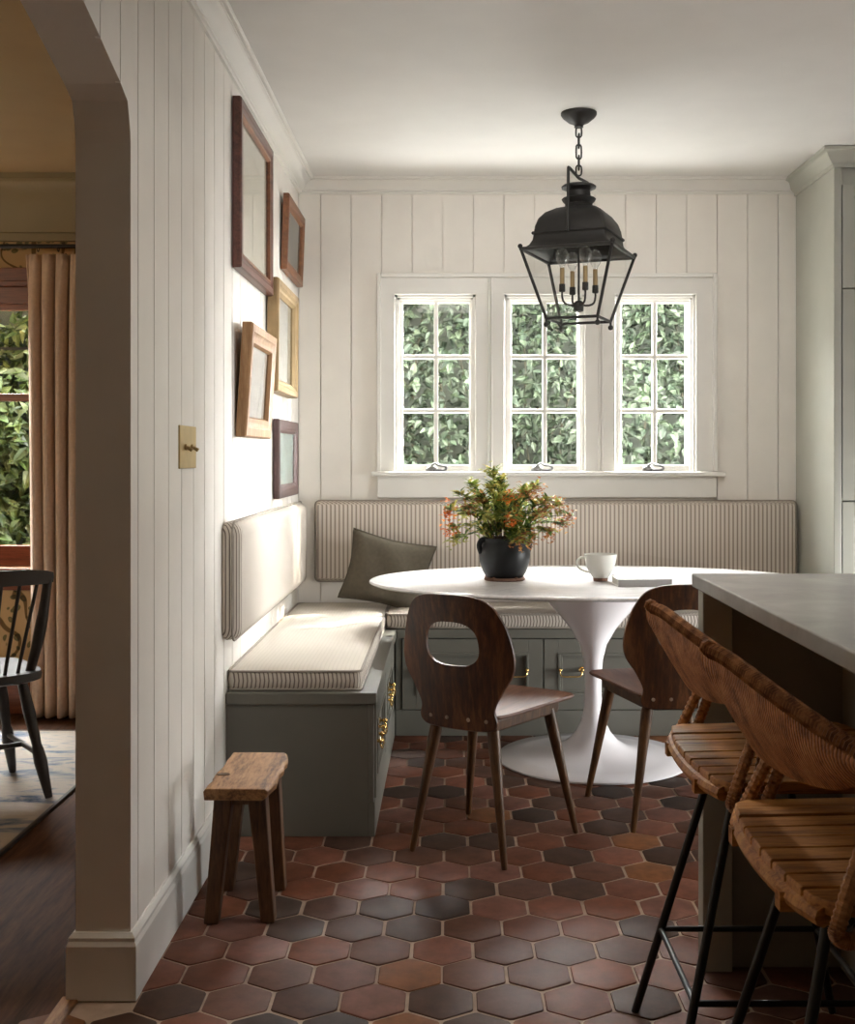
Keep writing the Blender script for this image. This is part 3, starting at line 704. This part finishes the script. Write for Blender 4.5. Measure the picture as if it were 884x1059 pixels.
cp = thing('cup', 'pale ceramic cup with brown foot on the oval table', 'cup', (.605, 4.66, TZ))
QX, QY = .605, 4.66
cb = MB().lathe([(.030,.014),(.036,.022),(.050,.045),(.060,.070),(.064,.094),(.0655,.108),(.0625,.108),(.060,.090),(.054,.065),(.040,.036),(.010,.026)], (QX,QY,TZ), 40).build('bowl', M['ceramic'], cp, smooth=50)
MB().lathe([(.027,0),(.029,.002),(.030,.014),(.026,.015)], (QX,QY,TZ), 32).build('foot_ring', M['clay'], cp, smooth=40)
MB().tube(catmull([(QX-.058,QY-.012,TZ+.094),(QX-.080,QY-.016,TZ+.096),(QX-.096,QY-.018,TZ+.078),(QX-.088,QY-.017,TZ+.055),(QX-.066,QY-.013,TZ+.042),(QX-.042,QY-.008,TZ+.036)], 5), .0045, 8).build('handle', M['ceramic'], cp, smooth=60)
bo = thing('book', 'white book with grey spine lying on the oval table', 'book', (.745, 4.520, TZ), R(3), local=True)
MB().box(-.100, .100, -.066, .068, .003, .025).build('pages', M['paper'], bo)
MB().box(-.104, .104, -.070, .072, .025, .029).box(-.104, .104, -.070, .072, 0, .003).build('cover', M['cover_white'], bo, bevel=.001)
MB().box(-.104, .104, -.074, -.0695, 0, .029).build('spine', M['cover'], bo, bevel=.001)

# ------------------------------------------------------------------ plywood dining chairs
def make_chair(label, loc, rz):
    t = thing('dining_chair', label, 'chair', loc, rz, local=True)
    # backrest
    half = [(0,.396),(.085,.398),(.122,.406),(.136,.428),(.129,.468),(.155,.522),(.187,.572),(.196,.62),(.186,.685),(.165,.745),(.132,.792),(.08,.812),(0,.816)]
    half = [(x, z, 0) for x, z in half]; pts = half+[(-x, z, 0) for x, z, _ in half[-2:0:-1]]
    out = [(p.x, p.y) for p in catmull(pts, 5, closed=True)]
    hc = (0, .664)
    def hole(a):
        e = 2.7; r = (abs(cos(a)/.092)**e+abs(sin(a)/.068)**e)**(-1/e); return (hc[0]+r*cos(a)*(1-.06*sin(a)), hc[1]+r*sin(a))
    def surf(x, z, d):
        y = -.208-(z-.42)*.15-.02*max(0,(z-.6))*1.5 + 1.15*x*x*min(1, .35+max(0,z-.42)*2.2)
        return (x, y+d, z)
    m = MB(); K = 9
    def ring(f, d):
        r = []
        for x, z in out:
            a = math.atan2(z-hc[1], x-hc[0]); hx, hz = hole(a); r.append(surf(hx+(x-hx)*f, hz+(z-hz)*f, d))
        return r
    rings = [ring(k/K, .0055) for k in range(K)]+[ring(.985, .0055), ring(1, .002), ring(1, -.002), ring(.985, -.0055)]+[ring(k/K, -.0055) for k in range(K-1,-1,-1)]
    rings.append(rings[0]); m.loft(rings, False)
    bk_ = m.build('backrest', M['walnut'], t, smooth=40)
    for x in (-.095, -.035, .040, .100):
        p = Vector(surf(x, .432, -.0055)); MB().tube([p, p+Vector((0,-.003,0))], [.0065,.005], 10).build('screw', M['screw'], bk_, smooth=40)
    # moulded seat
    sh = [(0,-.205),(.09,-.205),(.128,-.19),(.140,-.13),(.152,-.04),(.176,.08),(.197,.17),(.196,.205),(.170,.222),(.09,.230),(0,.232)]
    sh = [(x, y, 0) for x, y in sh]; so = [(p.x, p.y) for p in catmull(sh+[(-x, y, 0) for x, y, _ in sh[-2:0:-1]], 4, closed=True)]
    def sz(x, y): return .448-.016*(1-(x/.2)**2)*max(0, 1-((y+.03)/.2)**2)+.004-(.012 if y > .2 else 0)*0+.10*max(0, y-.05)**2
    K = 7; m = MB()
    def sr(f, d): return [(x*f, y*f, sz(x*f, y*f)+d) for x, y in so]
    rings = [sr(max(k/K, .02), 0) for k in range(K)]+[sr(.985, 0), sr(1, -.004), sr(1, -.008), sr(.985, -.011)]+[sr(max(k/K, .02), -.011) for k in range(K-1,-1,-1)]
    m.loft(rings); m.build('seat', M['walnut_seat'], t, smooth=40)
    fm = MB(); ap = [(-.118,-.182),(.118,-.182),(.158,.17),(-.158,.17)]
    fm.loft([[(x, y, .396) for x, y in ap], [(x*1.02, y*1.02, .434) for x, y in ap]]); fm.build('seat_frame', M['walnut_leg'], t, bevel=.006)
    for fx, fy, tx, ty in ((-.1635,-.212,-.098,-.165),(.1635,-.212,.098,-.165),(-.2035,.207,-.138,.135),(.2035,.207,.138,.135)):
        lg = MB(); q = []
        for f, r in ((0,.0085),(.012,.0100),(.5,.0150),(.86,.0195),(1,.0195)):
            q.append((Vector((fx,fy,0)).lerp(Vector((tx,ty,.412)), f), r))
        lg.tube([p for p, r in q], [r for p, r in q], 14); lg.build('leg', M['walnut_leg'], t, smooth=50)
    return t
ch = make_chair('walnut plywood chair with keyhole back, turned towards the table at the bench corner', (.132, 3.718, 0), R(-31))
dup(ch, (.730, 4.028, 0), R(8.5), 'walnut plywood chair with keyhole back, half behind the island and bar stool')

# ------------------------------------------------------------------ kitchen island
isl = thing('kitchen_island', 'dark painted kitchen island with open knee space behind the bar stools', 'island', (1.25, 1.7, 0))
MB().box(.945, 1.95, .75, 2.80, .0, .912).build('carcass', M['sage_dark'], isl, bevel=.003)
MB().box(.672, .947, 2.792, 2.812, .0, .912).build('end_panel', M['sage_dark'], isl, bevel=.002)
MB().box(.603, .674, 2.765, 2.818, .0, .912).build('post', M['sage_lit'], isl, bevel=.003)  # lightened sage stands in for light on the post's left face
MB().box(.940, .945, .75, 2.79, .0, .11).build('plinth', M['sage_dark'], isl)
ct = MB().box(.589, 2.0, .70, 2.826, .912, .945).build('countertop', M['stone'], None, bevel=.004, seg=3)
tag(ct, 'grey honed stone countertop on the kitchen island', 'countertop')

# ------------------------------------------------------------------ slatted bar stools
def make_stool(label, loc):
    t = thing('bar_stool', label, 'stool', loc, 0, group=None, local=True)
    # seat: slats running along X inside a rounded outline
    def xr(y):                                        # half length of the seat at y
        k = abs(y)/.238
        return .205*(1-.13*k**2.2-(.55*max(0, k-.90)/.10)**2*.4)
    m = MB(); ns = 9; w_ = .476/ns; rnd = random.Random(3)
    for i in range(ns):
        y0 = -.238+i*w_+.0032; y1 = y0+w_-.0064; z = .640+rnd.uniform(-.0015,.0015)
        ys = [y0, (y0+y1)/2, y1]
        top = [(-xr(y)+.040, y) for y in ys]+[(xr(y)+.040, y) for y in ys[::-1]]
        def rr(zz, s): return [(.040+(x-.040)*s, y, zz-.010*(1-(x/.2)**2)) for x, y in top]
        m.loft([rr(z-.020, 1), rr(z-.003, 1), rr(z, .988)])
    m.build('seat', M['slat'], t, bevel=.0015)
    rim = MB()
    ol = [(-xr(y)+.044, y) for y in [-.225+.45*k/10 for k in range(11)]]
    rim.tube([(x, y, .610) for x, y in ol], .014, 8); rim.tube([(.080-x, y, .610) for x, y in ol], .014, 8)
    rim.box(-.17, .19, -.150, -.125, .588, .616); rim.box(-.17, .19, .125, .150, .588, .616)
    rim.build('seat_rail', M['slat'], t, smooth=40)
    # iron legs and foot rails
    ft = .2135; zf = .20
    def lp(sx, sy, z):
        f = z/.55
        return Vector((-.2245+ .1375*f if sx < 0 else .2120-.1300*f, sy*(.2135-.1125*f), z))
    for sx in (-1, 1):
        for sy in (-1, 1):
            MB().tube([lp(sx,sy,0), lp(sx,sy,.3), lp(sx,sy,.56), lp(sx,sy,.56)+Vector((0,.10*sy,.018)), lp(sx,sy,.56)+Vector((0,.128*sy,.036))], .0088, 10).build('leg', M['iron'], t, smooth=50)
    fr_ = MB(); q = [lp(-1,-1,zf), lp(1,-1,zf), lp(1,1,zf), lp(-1,1,zf)]
    for i in range(4): fr_.tube([q[i], q[(i+1)%4]], .0066, 8)
    fr_.build('foot_rail', M['iron'], t, smooth=50)
    # woven back shell: top edge and lower edge sampled from the far end to the near end
    X0 = -.628
    topE = catmull([(.435+X0,.243,.898),(.448+X0,.17,.898),(.463+X0,.06,.887),(.480+X0,-.05,.874),(.508+X0,-.16,.855),(.545+X0,-.245,.832)], 5)
    lowE = catmull([(.468+X0,.232,.822),(.512+X0,.205,.728),(.523+X0,.09,.722),(.530+X0,-.03,.735),(.543+X0,-.15,.760),(.556+X0,-.240,.800)], 5)
    m = MB(); K = 8; rings = []
    for a, b in zip(topE, lowE):
        pl_ = []
        n_ = Vector((.75, 0, .45)).normalized()
        for k in range(K+1):
            f = k/K; p = a.lerp(b, f); bow = Vector((-.016*sin(pi*f), 0, 0)); pl_.append(p+bow)
        inner = [p+n_*(.012+.004*sin(pi*k/K)) for k, p in enumerate(pl_)]
        rings.append(pl_+inner[::-1])
    m.loft(rings); bs = m.build('backrest', M['wicker'], t, smooth=70)
    # cane-bound rim along the top edge and the far end
    rimp = [lowE[0]+Vector((.004,0,0)), lowE[0].lerp(topE[0], .5)+Vector((-.006,.004,0))]+topE
    rp = catmull([tuple(p+Vector((.008,-.004,-.006))) for p in rimp[::2]], 13)
    rm = MB(); rm.tube(rp, [.0128+.0017*(1 if i % 2 else -1) for i in range(len(rp))], 8)
    rm.build('cane_rim', M['rim'], bs, smooth=25)
    # cane-bound supports between seat and back
    for sy in (-1, 1):
        cs = MB()
        y0, y1 = .250*sy, .222*sy
        path = catmull([(-.060,y1,.752),(-.092,.236*sy,.680),(-.120,y0,.612),(-.122,y0,.596),(-.108,y0,.588),(-.092,y0,.596),(-.082,y0,.618),(-.062,.238*sy,.680),(-.046,y1,.745)], 14)
        cs.tube(path, [.0112+.0009*(1 if i % 2 else -1) for i in range(len(path))], 9)
        cs.build('back_support', M['cane'], t, smooth=25)
    return t
s1 = make_stool('slatted bar stool with woven cane back, the farther one by the island corner', (.635, 2.357, 0))
dup(s1, (.635, 1.785, 0), 0, 'slatted bar stool with woven cane back, the nearer one cut by the picture edge')

# ------------------------------------------------------------------ rustic little stool by the wall
rs = thing('wooden_stool', 'small rustic wooden stool with worn plank top beside the bench end', 'stool', (-.545, 3.16, 0))
rnd = random.Random(4); m = MB()
ys = [2.965+(3.335-2.965)*k/9 for k in range(10)]
rings = []
for k, y in enumerate(ys):
    a = -.628+rnd.uniform(-.004,.004); b = -.453+rnd.uniform(-.006,.004)
    if k == 0: b -= .006
    if k == 9: b -= .012
    zt = .381+rnd.uniform(-.0015,.0015)
    rings.append([(a+.002,y,.350),(b-.016,y,.349),(b-.004,y,.358),(b,y,.372),(b-.008,y,zt-.001),((a+b)/2,y,zt),(a+.006,y,zt),(a,y,.372)])
m.loft(rings); m.build('seat', M['rustic'], rs, bevel=.003)
kn = MB().lathe([(.001,0),(.016,.0008),(.020,-.002)], (-.605,3.10,.3815), 14, 1.0, .7); kn.build('knot', M['bark'], rs)
for fx, fy, tx, ty in ((-.628,3.068,-.590,3.05),(-.480,3.078,-.505,3.05),(-.632,3.30,-.592,3.27),(-.484,3.305,-.503,3.27)):
    lg = MB(); sq = lambda c, r, z: [(c[0]-r, c[1]-r*1.1, z), (c[0]+r, c[1]-r*1.1, z), (c[0]+r, c[1]+r*1.1, z), (c[0]-r, c[1]+r*1.1, z)]
    lg.loft([sq((fx,fy), .019, 0), sq(((fx+tx)/2,(fy+ty)/2), .0205, .18), sq((tx,ty), .024, .352)]); lg.build('leg', M['rustic_leg'], rs, bevel=.004)
for y0_ in (3.035, 3.262): MB().box(-.585,-.512, y0_, y0_+.023, .318, .351).build('stretcher', M['rustic_leg'], rs, bevel=.003)

# ------------------------------------------------------------------ framed pictures on the left wall
def frame(label, y0, y1, z0, z1, dep, fw, mat, art, tilt=0, mat_w=0, inner=None):
    t = thing('picture_frame', label, 'picture', (XW, (y0+y1)/2, z0))
    def X(z, d): return XW+.004+d*1.0+tilt*(z-z0)/(z1-z0)
    def ringrect(i, d): return [(X(z0+i, d), y0+i, z0+i), (X(z0+i, d), y1-i, z0+i), (X(z1-i, d), y1-i, z1-i), (X(z1-i, d), y0+i, z1-i)]
    m = MB(); prof = [(0,0),(0,dep*.82),(.004,dep),(fw*.45,dep),(fw*.62,dep*.84),(fw*.80,dep*.80),(fw,dep*.52),(fw,0)]
    m.loft([ringrect(i, d) for i, d in prof]+[ringrect(0,0)], False); m.build('frame', mat, t, smooth=25)
    if inner:
        m = MB(); m.loft([ringrect(fw*.80, dep*.78), ringrect(fw*.80, dep*.86), ringrect(fw*.98, dep*.86), ringrect(fw*1.08, dep*.5)], False); m.build('inner_fillet', inner, t)
    if mat_w:
        m = MB(); m.loft([ringrect(fw-.004, dep*.38), ringrect(fw+mat_w, dep*.38), ringrect(fw+mat_w+.002, dep*.34)], False); m.build('mount', M['paper'], t)
    MB().loft([ringrect(fw+mat_w-.003, dep*.30), ringrect(fw+mat_w-.003, dep*.34)]).build('print', art, t)
    MB().loft([ringrect(fw-.003, dep*.46), ringrect(fw-.003, dep*.48)]).build('glazing', M['glass_pic'], t)
    return t
M['glass_pic'] = glass('picture_glass', 1.0, (.96,.965,.96))
fmah = wood('mahogany_frame', (.050,.014,.009), (.15,.050,.034), 'Y', 10, 8, .3); forg = wood('chestnut_frame', (.11,.036,.012), (.24,.09,.032), 'Y', 10, 8, .4)
foak = wood('pale_oak_frame', (.26,.13,.055), (.46,.27,.135), 'Z', 10, 8, .45); fgold = paint('gilt_frame', (.44,.315,.17), .42, .55, var=.15, scale=14, bmp=.1)
fplum = wood('plum_frame', (.050,.022,.022), (.11,.055,.055), 'Z', 10, 8, .4)
frame('large mahogany framed picture hung highest on the left wall', 3.852, 4.552, 1.858, 2.428, .030, .055, fmah, m_art('art_sketch', (.58,.53,.45), (.42,.37,.30), (.68,.64,.56), 5, 1.0), mat_w=.0, inner=forg)
frame('small chestnut framed picture hung nearest the ceiling corner', 4.950, 5.495, 2.030, 2.355, .026, .052, forg, m_art('art_dark_landscape', (.10,.10,.085), (.05,.05,.04), (.20,.17,.13), 7, 2.0), tilt=.012)
frame('gilt framed picture with deep wooden sides, right of the mahogany one', 4.570, 5.180, 1.488, 1.937, .045, .056, fgold, m_art('art_grey_wash', (.55,.53,.49), (.38,.36,.33), (.66,.64,.60), 5, 3.0), tilt=.004)
frame('pale oak framed picture tilted forward above the light switch height', 3.906, 4.450, 1.297, 1.684, .036, .066, foak, m_art('art_brown_portrait', (.50,.46,.43), (.40,.36,.33), (.56,.53,.50), 4, 4.0), tilt=.024, inner=foak)
frame('dark plum framed blue-green picture hung lowest, above the padded panel', 4.743, 5.330, 1.056, 1.384, .026, .055, fplum, m_art('art_seascape', (.40,.50,.48), (.20,.27,.24), (.62,.66,.60), 6, 5.0))

sw = thing('light_switch', 'brass double toggle light switch plate on the left wall', 'light switch', (XW, 3.198, 1.197))
MB().box(XW-.001, XW+.005, 3.100, 3.297, 1.197, 1.314).build('plate', M['brass_aged'], sw, bevel=.002)
for y in (3.160, 3.235):
    MB().tube([(XW+.004,y,1.2555),(XW+.010,y,1.2555)], .0085, 12).tube([(XW+.009,y,1.2555),(XW+.024,y,1.247)], [.004,.0055], 10).build('toggle', M['brass_aged'], sw, smooth=50)

# ------------------------------------------------------------------ hanging lantern
PXc, PYc = .497, 4.47
ln = thing('lantern_pendant', 'black metal four-sided lantern with candle bulbs hanging over the table', 'pendant lamp', (PXc, PYc, ZC), R(-22), local=True)
z_ = lambda z: z-ZC
zt, zb = z_(2.012), z_(1.755); ht, hb = .176, .100
MB().lathe([(.069,0),(.069,-.008),(.062,-.018),(.040,-.036),(.022,-.044),(.016,-.050),(.018,-.056),(.004,-.060)], (0,0,0), 40).build('canopy', M['black'], ln, smooth=40)
lk = MB()
def link(c, L, W, ax):
    pts = []
    for k in range(16):
        a = 2*pi*k/16; u = W*cos(a); v = (L-W)*(1 if sin(a) > 0 else -1)*(abs(sin(a)) > 1e-6)+W*sin(a)
        pts.append((c[0]+u*cos(ax), c[1]+u*sin(ax), c[2]+v))
    lk.tube(pts, .0035, 6, closed=True)
link((0,0,-.075), .020, .011, R(22)); link((0,0,-.108), .028, .011, R(112)); link((0,0,-.150), .028, .011, R(40)); link((0,0,-.192), .028, .011, R(112)); link((0,0,-.222), .020, .011, R(30))
lk.build('chain', M['black'], ln, smooth=60)
zh = z_(2.312)
MB().tube(catmull([(0,-.150,z_(2.072)),(0,-.148,z_(2.2)),(0,-.144,zh-.012),(0,-.140,zh-.002)], 6)+catmull([(0,-.130,zh),(0,-.05,zh-.006),(0,0,zh-.010),(0,.05,zh-.006),(0,.130,zh)], 4)+catmull([(0,.140,zh-.002),(0,.144,zh-.012),(0,.148,z_(2.2)),(0,.150,z_(2.072))], 6), .0058, 8).build('bail', M['black'], ln, smooth=50)
# roof: square domed hood, rib and flared skirt
def sq(h, z, r=.2):
    c = []
    rr = h*r
    for sx, sy, a0 in ((1,1,0),(-1,1,90),(-1,-1,180),(1,-1,270)):
        for k in range(4):
            a = R(a0+30*k); c.append((sx*(h-rr)+rr*cos(a), sy*(h-rr)+rr*sin(a), z))
    return c
hood = MB().loft([sq(ht-.004, zt, .03), sq(.152, z_(2.030), .05), sq(.142, z_(2.050), .06), sq(.139, z_(2.070), .06), sq(.138, z_(2.082), .07), sq(.135, z_(2.105), .09), sq(.126, z_(2.133), .12), sq(.108, z_(2.158), .2), sq(.082, z_(2.176), .4), sq(.058, z_(2.184), .9), sq(.053, z_(2.192), 1), sq(.051, z_(2.215), 1)])
hood.f = [f for f in hood.f if len(f) == 4]; hood.build('hood', M['black'], ln, smooth=38, solid=.003)
rib = MB(); 
for pts in ([sq(.145, z_(2.071), .06), sq(.147, z_(2.076), .06), sq(.145, z_(2.081), .06), sq(.130, z_(2.081), .06)],): rib.loft(pts)
rib.build('hood_band', M['black'], ln, smooth=40)
MB().lathe([(.050,z_(2.200)),(.062,z_(2.212)),(.066,z_(2.220)),(.062,z_(2.224)),(.046,z_(2.226)),(.044,z_(2.250)),(.052,z_(2.256)),(.066,z_(2.262)),(.067,z_(2.268)),(.060,z_(2.274)),(.010,z_(2.278))], (0,0,0), 36).build('chimney_cap', M['black'], ln, smooth=40)
cg = MB(); cor = [(1,1),(-1,1),(-1,-1),(1,-1)]
for i, (sx, sy) in enumerate(cor):
    n_ = cor[(i+1) % 4]
    cg.tube([(sx*ht,sy*ht,zt),(sx*hb,sy*hb,zb)], .0062, 8); cg.tube([(sx*ht,sy*ht,zt),(n_[0]*ht,n_[1]*ht,zt)], .0075, 8); cg.tube([(sx*hb,sy*hb,zb),(n_[0]*hb,n_[1]*hb,zb)], .0058, 8)
cg.build('cage_frame', M['black'], ln, smooth=50)
for sx, sy in cor:
    MB().ball((sx*(ht+.002),sy*(ht+.002),zt+.010), .0095).build('finial', M['black'], ln, smooth=60)
    MB().tube([(sx*hb,sy*hb,zb),(sx*hb*1.0,sy*hb,zb-.018)], .0045, 8).ball((sx*hb,sy*hb,zb-.023), .0105).build('foot', M['black'], ln, smooth=60)
for i, (sx, sy) in enumerate(cor):
    n_ = cor[(i+1) % 4]
    q = [Vector((sx*ht*.98,sy*ht*.98,zt-.006)), Vector((n_[0]*ht*.98,n_[1]*ht*.98,zt-.006)), Vector((n_[0]*hb*.98,n_[1]*hb*.98,zb+.004)), Vector((sx*hb*.98,sy*hb*.98,zb+.004))]
    inn = [Vector((p.x*.985, p.y*.985, p.z)) for p in q]
    MB().loft([q, inn]).build('glass_pane', M['lantern_glass'], ln)
cl = MB(); zc = z_(1.815)
cl.tube([(0,0,z_(2.05)),(0,0,zc-.012)], .0045, 8).lathe([(.006,-.030),(.018,-.026),(.020,.006),(.010,.014)], (0,0,zc), 16)
CA = []
for k in range(4):
    a = R(k*90+37); d = Vector((cos(a), sin(a), 0)); CA.append(d)
    cl.tube(catmull([Vector((0,0,zc)), d*.035+Vector((0,0,zc-.003)), d*.060+Vector((0,0,zc+.006)), d*.068+Vector((0,0,zc+.028)), d*.068+Vector((0,0,zc+.052))], 5), .0042, 8)
    cl.tube([d*.068+Vector((0,0,zc+.046)), d*.068+Vector((0,0,zc+.050)), d*.068+Vector((0,0,zc+.076))], [.010,.0125,.0118], 12)
clo = cl.build('candle_cluster', M['black'], ln, smooth=50)
for d in CA:
    p = d*.068+Vector((0,0,zc))
    MB().tube([p+Vector((0,0,.074)), p+Vector((0,0,.138))], .0092, 12).build('candle_sleeve', M['candle'], clo, smooth=50)
    MB().lathe([(.007,.136),(.010,.146),(.020,.162),(.0245,.180),(.0235,.194),(.016,.207),(.004,.213)], tuple(p), 18).build('bulb', M['bulb'], clo, smooth=60)

# ------------------------------------------------------------------ dining room beyond the arch
rod = thing('curtain_rod', 'black curtain rod above the timber window in the next room', 'curtain rod', (-2.4, 5.44, 2.215))
MB().tube([(-3.9,5.44,2.215),(-.95,5.44,2.215)], .010, 10).build('pole', M['iron'], rod, smooth=50)
for x_ in (-3.7, -1.1): MB().tube([(x_,YB-.001,2.215),(x_,5.44,2.215)], .006, 8).build('bracket', M['iron'], rod)
cu = thing('curtain', 'pinch-pleated beige linen curtain hanging beside the timber window', 'curtain', (-1.72, 5.44, .01))
m = MB(); nx, nz = 150, 40; x0, x1 = -1.985, -1.40; vs = []
rng = random.Random(2); ph = [rng.uniform(-.5,.5) for _ in range(8)]
for j in range(nz+1):
    z = .012+(2.175-.012)*j/nz; f = j/nz
    for i in range(nx+1):
        u = i/nx; folds = 9.5
        p = 2*pi*(folds*u+.12*sin(3*u+2*f)+.05*sin(9*u)); top = max(0, (f-.90)/.10)
        amp = .044*(1-.55*top)*(.55+.45*min(1, u*4))
        sharp = sin(p)+.25*sin(2*p+.6)*(1-top)-.5*top*cos(2*p)
        y = 5.435+amp*sharp+.006*sin(4*f+5*u)
        x = x0+(x1-x0)*u+.010*cos(p)*(1-top)+.012*(1-f)*sin(6*u+1)
        vs.append((x, y, z))
m.add(vs, [(j*(nx+1)+i, j*(nx+1)+i+1, (j+1)*(nx+1)+i+1, (j+1)*(nx+1)+i) for j in range(nz) for i in range(nx)])
m.build('drape', M['curtain'], cu, smooth=80, solid=.004)
for k in range(6):
    x = -1.93+k*.095
    MB().tube([(x, 5.44+.0135*cos(a), 2.206+.016*sin(a)) for a in [2*pi*q/14 for q in range(14)]], .0022, 6, closed=True).build('ring', M['iron'], cu, smooth=50)
rg = MB().box(-3.7, -1.386, 2.2, 5.18, -.002, .008).build('rug', M['rug'], bevel=.003); tag(rg, 'faded blue and beige rug on the dark wooden floor', 'rug')
MB().box(-1.392, -1.380, 2.2, 5.18, -.002, .0095).box(-3.7,-1.386,5.172,5.184,-.002,.0095).build('rug_binding', M['ebony'], rg)
def windsor():
    t = thing('windsor_chair', 'dark spindle-back wooden chair standing on the faded rug', 'chair', (-1.735, 4.195, .0098), R(37), local=True)
    so = [(p.x, p.y) for p in catmull([(0,-.215,0),(.15,-.205,0),(.215,-.14,0),(.225,0,0),(.215,.16,0),(.15,.21,0),(0,.22,0),(-.15,.21,0),(-.215,.16,0),(-.225,0,0),(-.215,-.14,0),(-.15,-.205,0)], 4, closed=True)]
    m = MB(); m.loft([[(x*f, y*f, z-.008*(1-f)) for x, y in so] for f, z in ((.9,.412),(.99,.420),(1,.436),(.985,.448),(.85,.450),(.4,.440),(.05,.438))]); m.build('seat', M['ebony'], t, smooth=50)
    for sx, sy in ((-1,-1),(1,-1),(-1,1),(1,1)):
        a, b = Vector((sx*.215, sy*.215, 0)), Vector((sx*.14, sy*.14, .425))
        fs = (0,.06,.30,.40,.44,.70,.95,1); rs_ = (.013,.016,.024,.021,.017,.022,.018,.017)
        MB().tube([a.lerp(b, f) for f in fs], rs_, 12).build('leg', M['ebony'], t, smooth=60)
    st = MB(); f = .36
    for sx in (-1, 1): st.tube([(sx*.188,-.188,.153),(sx*.188,.188,.153)], .010, 8)
    st.tube([(-.188,0,.153),(.188,0,.153)], .010, 8); st.build('stretcher', M['ebony'], t, smooth=60)
    def crest(u): return Vector((.232*u, -.275+.075*u*u, .80-.012*u*u))
    m = MB(); rings = []
    for k in range(25):
        u = -1+k/12; p = crest(u); e = 1-.35*abs(u)**6
        rings.append([p+Vector((0,dy,dz*e)) for dy, dz in ((-.012,-.028),(.010,-.030),(.014,0),(.008,.026),(-.014,.026),(-.018,0))])
    m.loft(rings); m.build('crest_rail', M['ebony'], t, smooth=45)
    for sx in (-1, 1):
        MB().tube(catmull([(sx*.172,-.135,.44),(sx*.190,-.165,.55),(sx*.203,-.195,.67),(sx*.213,-.212,.79)], 4), [.017,.017,.018,.018,.020,.021,.021,.020,.018,.017,.016,.016,.015][:13], 10).build('back_post', M['ebony'], t, smooth=60)
    for k in range(6):
        u = -.72+k*.288; MB().tube([(.155*u*1.05, -.185+.03*u*u, .44), crest(u)-Vector((0,0,.02))], .0068, 8).build('spindle', M['ebony'], t, smooth=60)
windsor()

# ------------------------------------------------------------------ garden outside
struct(MB().box(-7, 7, YB+.17, 12, -.25, -.15).build('ground_garden', M['ground']))
gw = MB().box(-6.5, 5.5, 7.75, 7.85, -.2, 2.9); struct(gw.build('wall_garden', M['fence']))
def hedge(label, x0, x1, z0, z1, y0, y1, n, size, greens, seed, gap=0):
    rnd = random.Random(seed); m = MB(); m.c = []
    for _ in range(n):
        x = rnd.uniform(x0, x1); z = rnd.uniform(z0, z1+.15*sin(x*5))
        dep = .10*sin(5.3*x+1.2*sin(3*z))+.10*sin(6.1*z+1.7*x)+.05*sin(13*x+9*z)
        y = y0+(y1-y0)*rnd.random()**1.6*.8+dep
        a = rnd.uniform(0, 2*pi)
        d = Vector((cos(a)*.8, -.55+rnd.gauss(0,.35), -.35+sin(a)*.75))
        up = Vector((rnd.gauss(0,.4), -.8, .7+rnd.gauss(0,.4)))
        L = rnd.uniform(*size); leaf(m, (x, y, z), d, up, L, L*rnd.uniform(.42,.62), sc(rnd.choice(greens), .17*rnd.uniform(.45, 1.55)))
    st = MB()
    for k in range(int((x1-x0)*7)):
        x = x0+(k+.5)/7+rnd.uniform(-.05,.05)
        st.tube(catmull([(x+rnd.uniform(-.08,.08), y1+.12, z0+(z1-z0)*q/5) for q in range(6)], 3), .007, 5)
    t = thing('ivy_hedge', label, 'hedge', ((x0+x1)/2, (y0+y1)/2, -.15))
    m.build('foliage', M['leaf'], t)['kind'] = 'stuff'
    st.build('stem', M['twig'], t)['kind'] = 'stuff'
hedge('dense green leafy hedge outside the three white casement windows', -1.25, 2.9, .2, 3.0, 7.0, 7.5, 19000, (.042,.085), [(.10,.16,.085),(.15,.22,.125),(.19,.27,.165),(.06,.105,.06),(.25,.33,.22),(.13,.20,.13)], 3)
hedge('bright green leafy shrub outside the timber window in the next room', -4.6, -1.5, .2, 2.12, 6.9, 7.4, 11000, (.07,.125), [(.16,.27,.07),(.24,.36,.10),(.31,.43,.15),(.12,.20,.06),(.38,.48,.22)], 9)
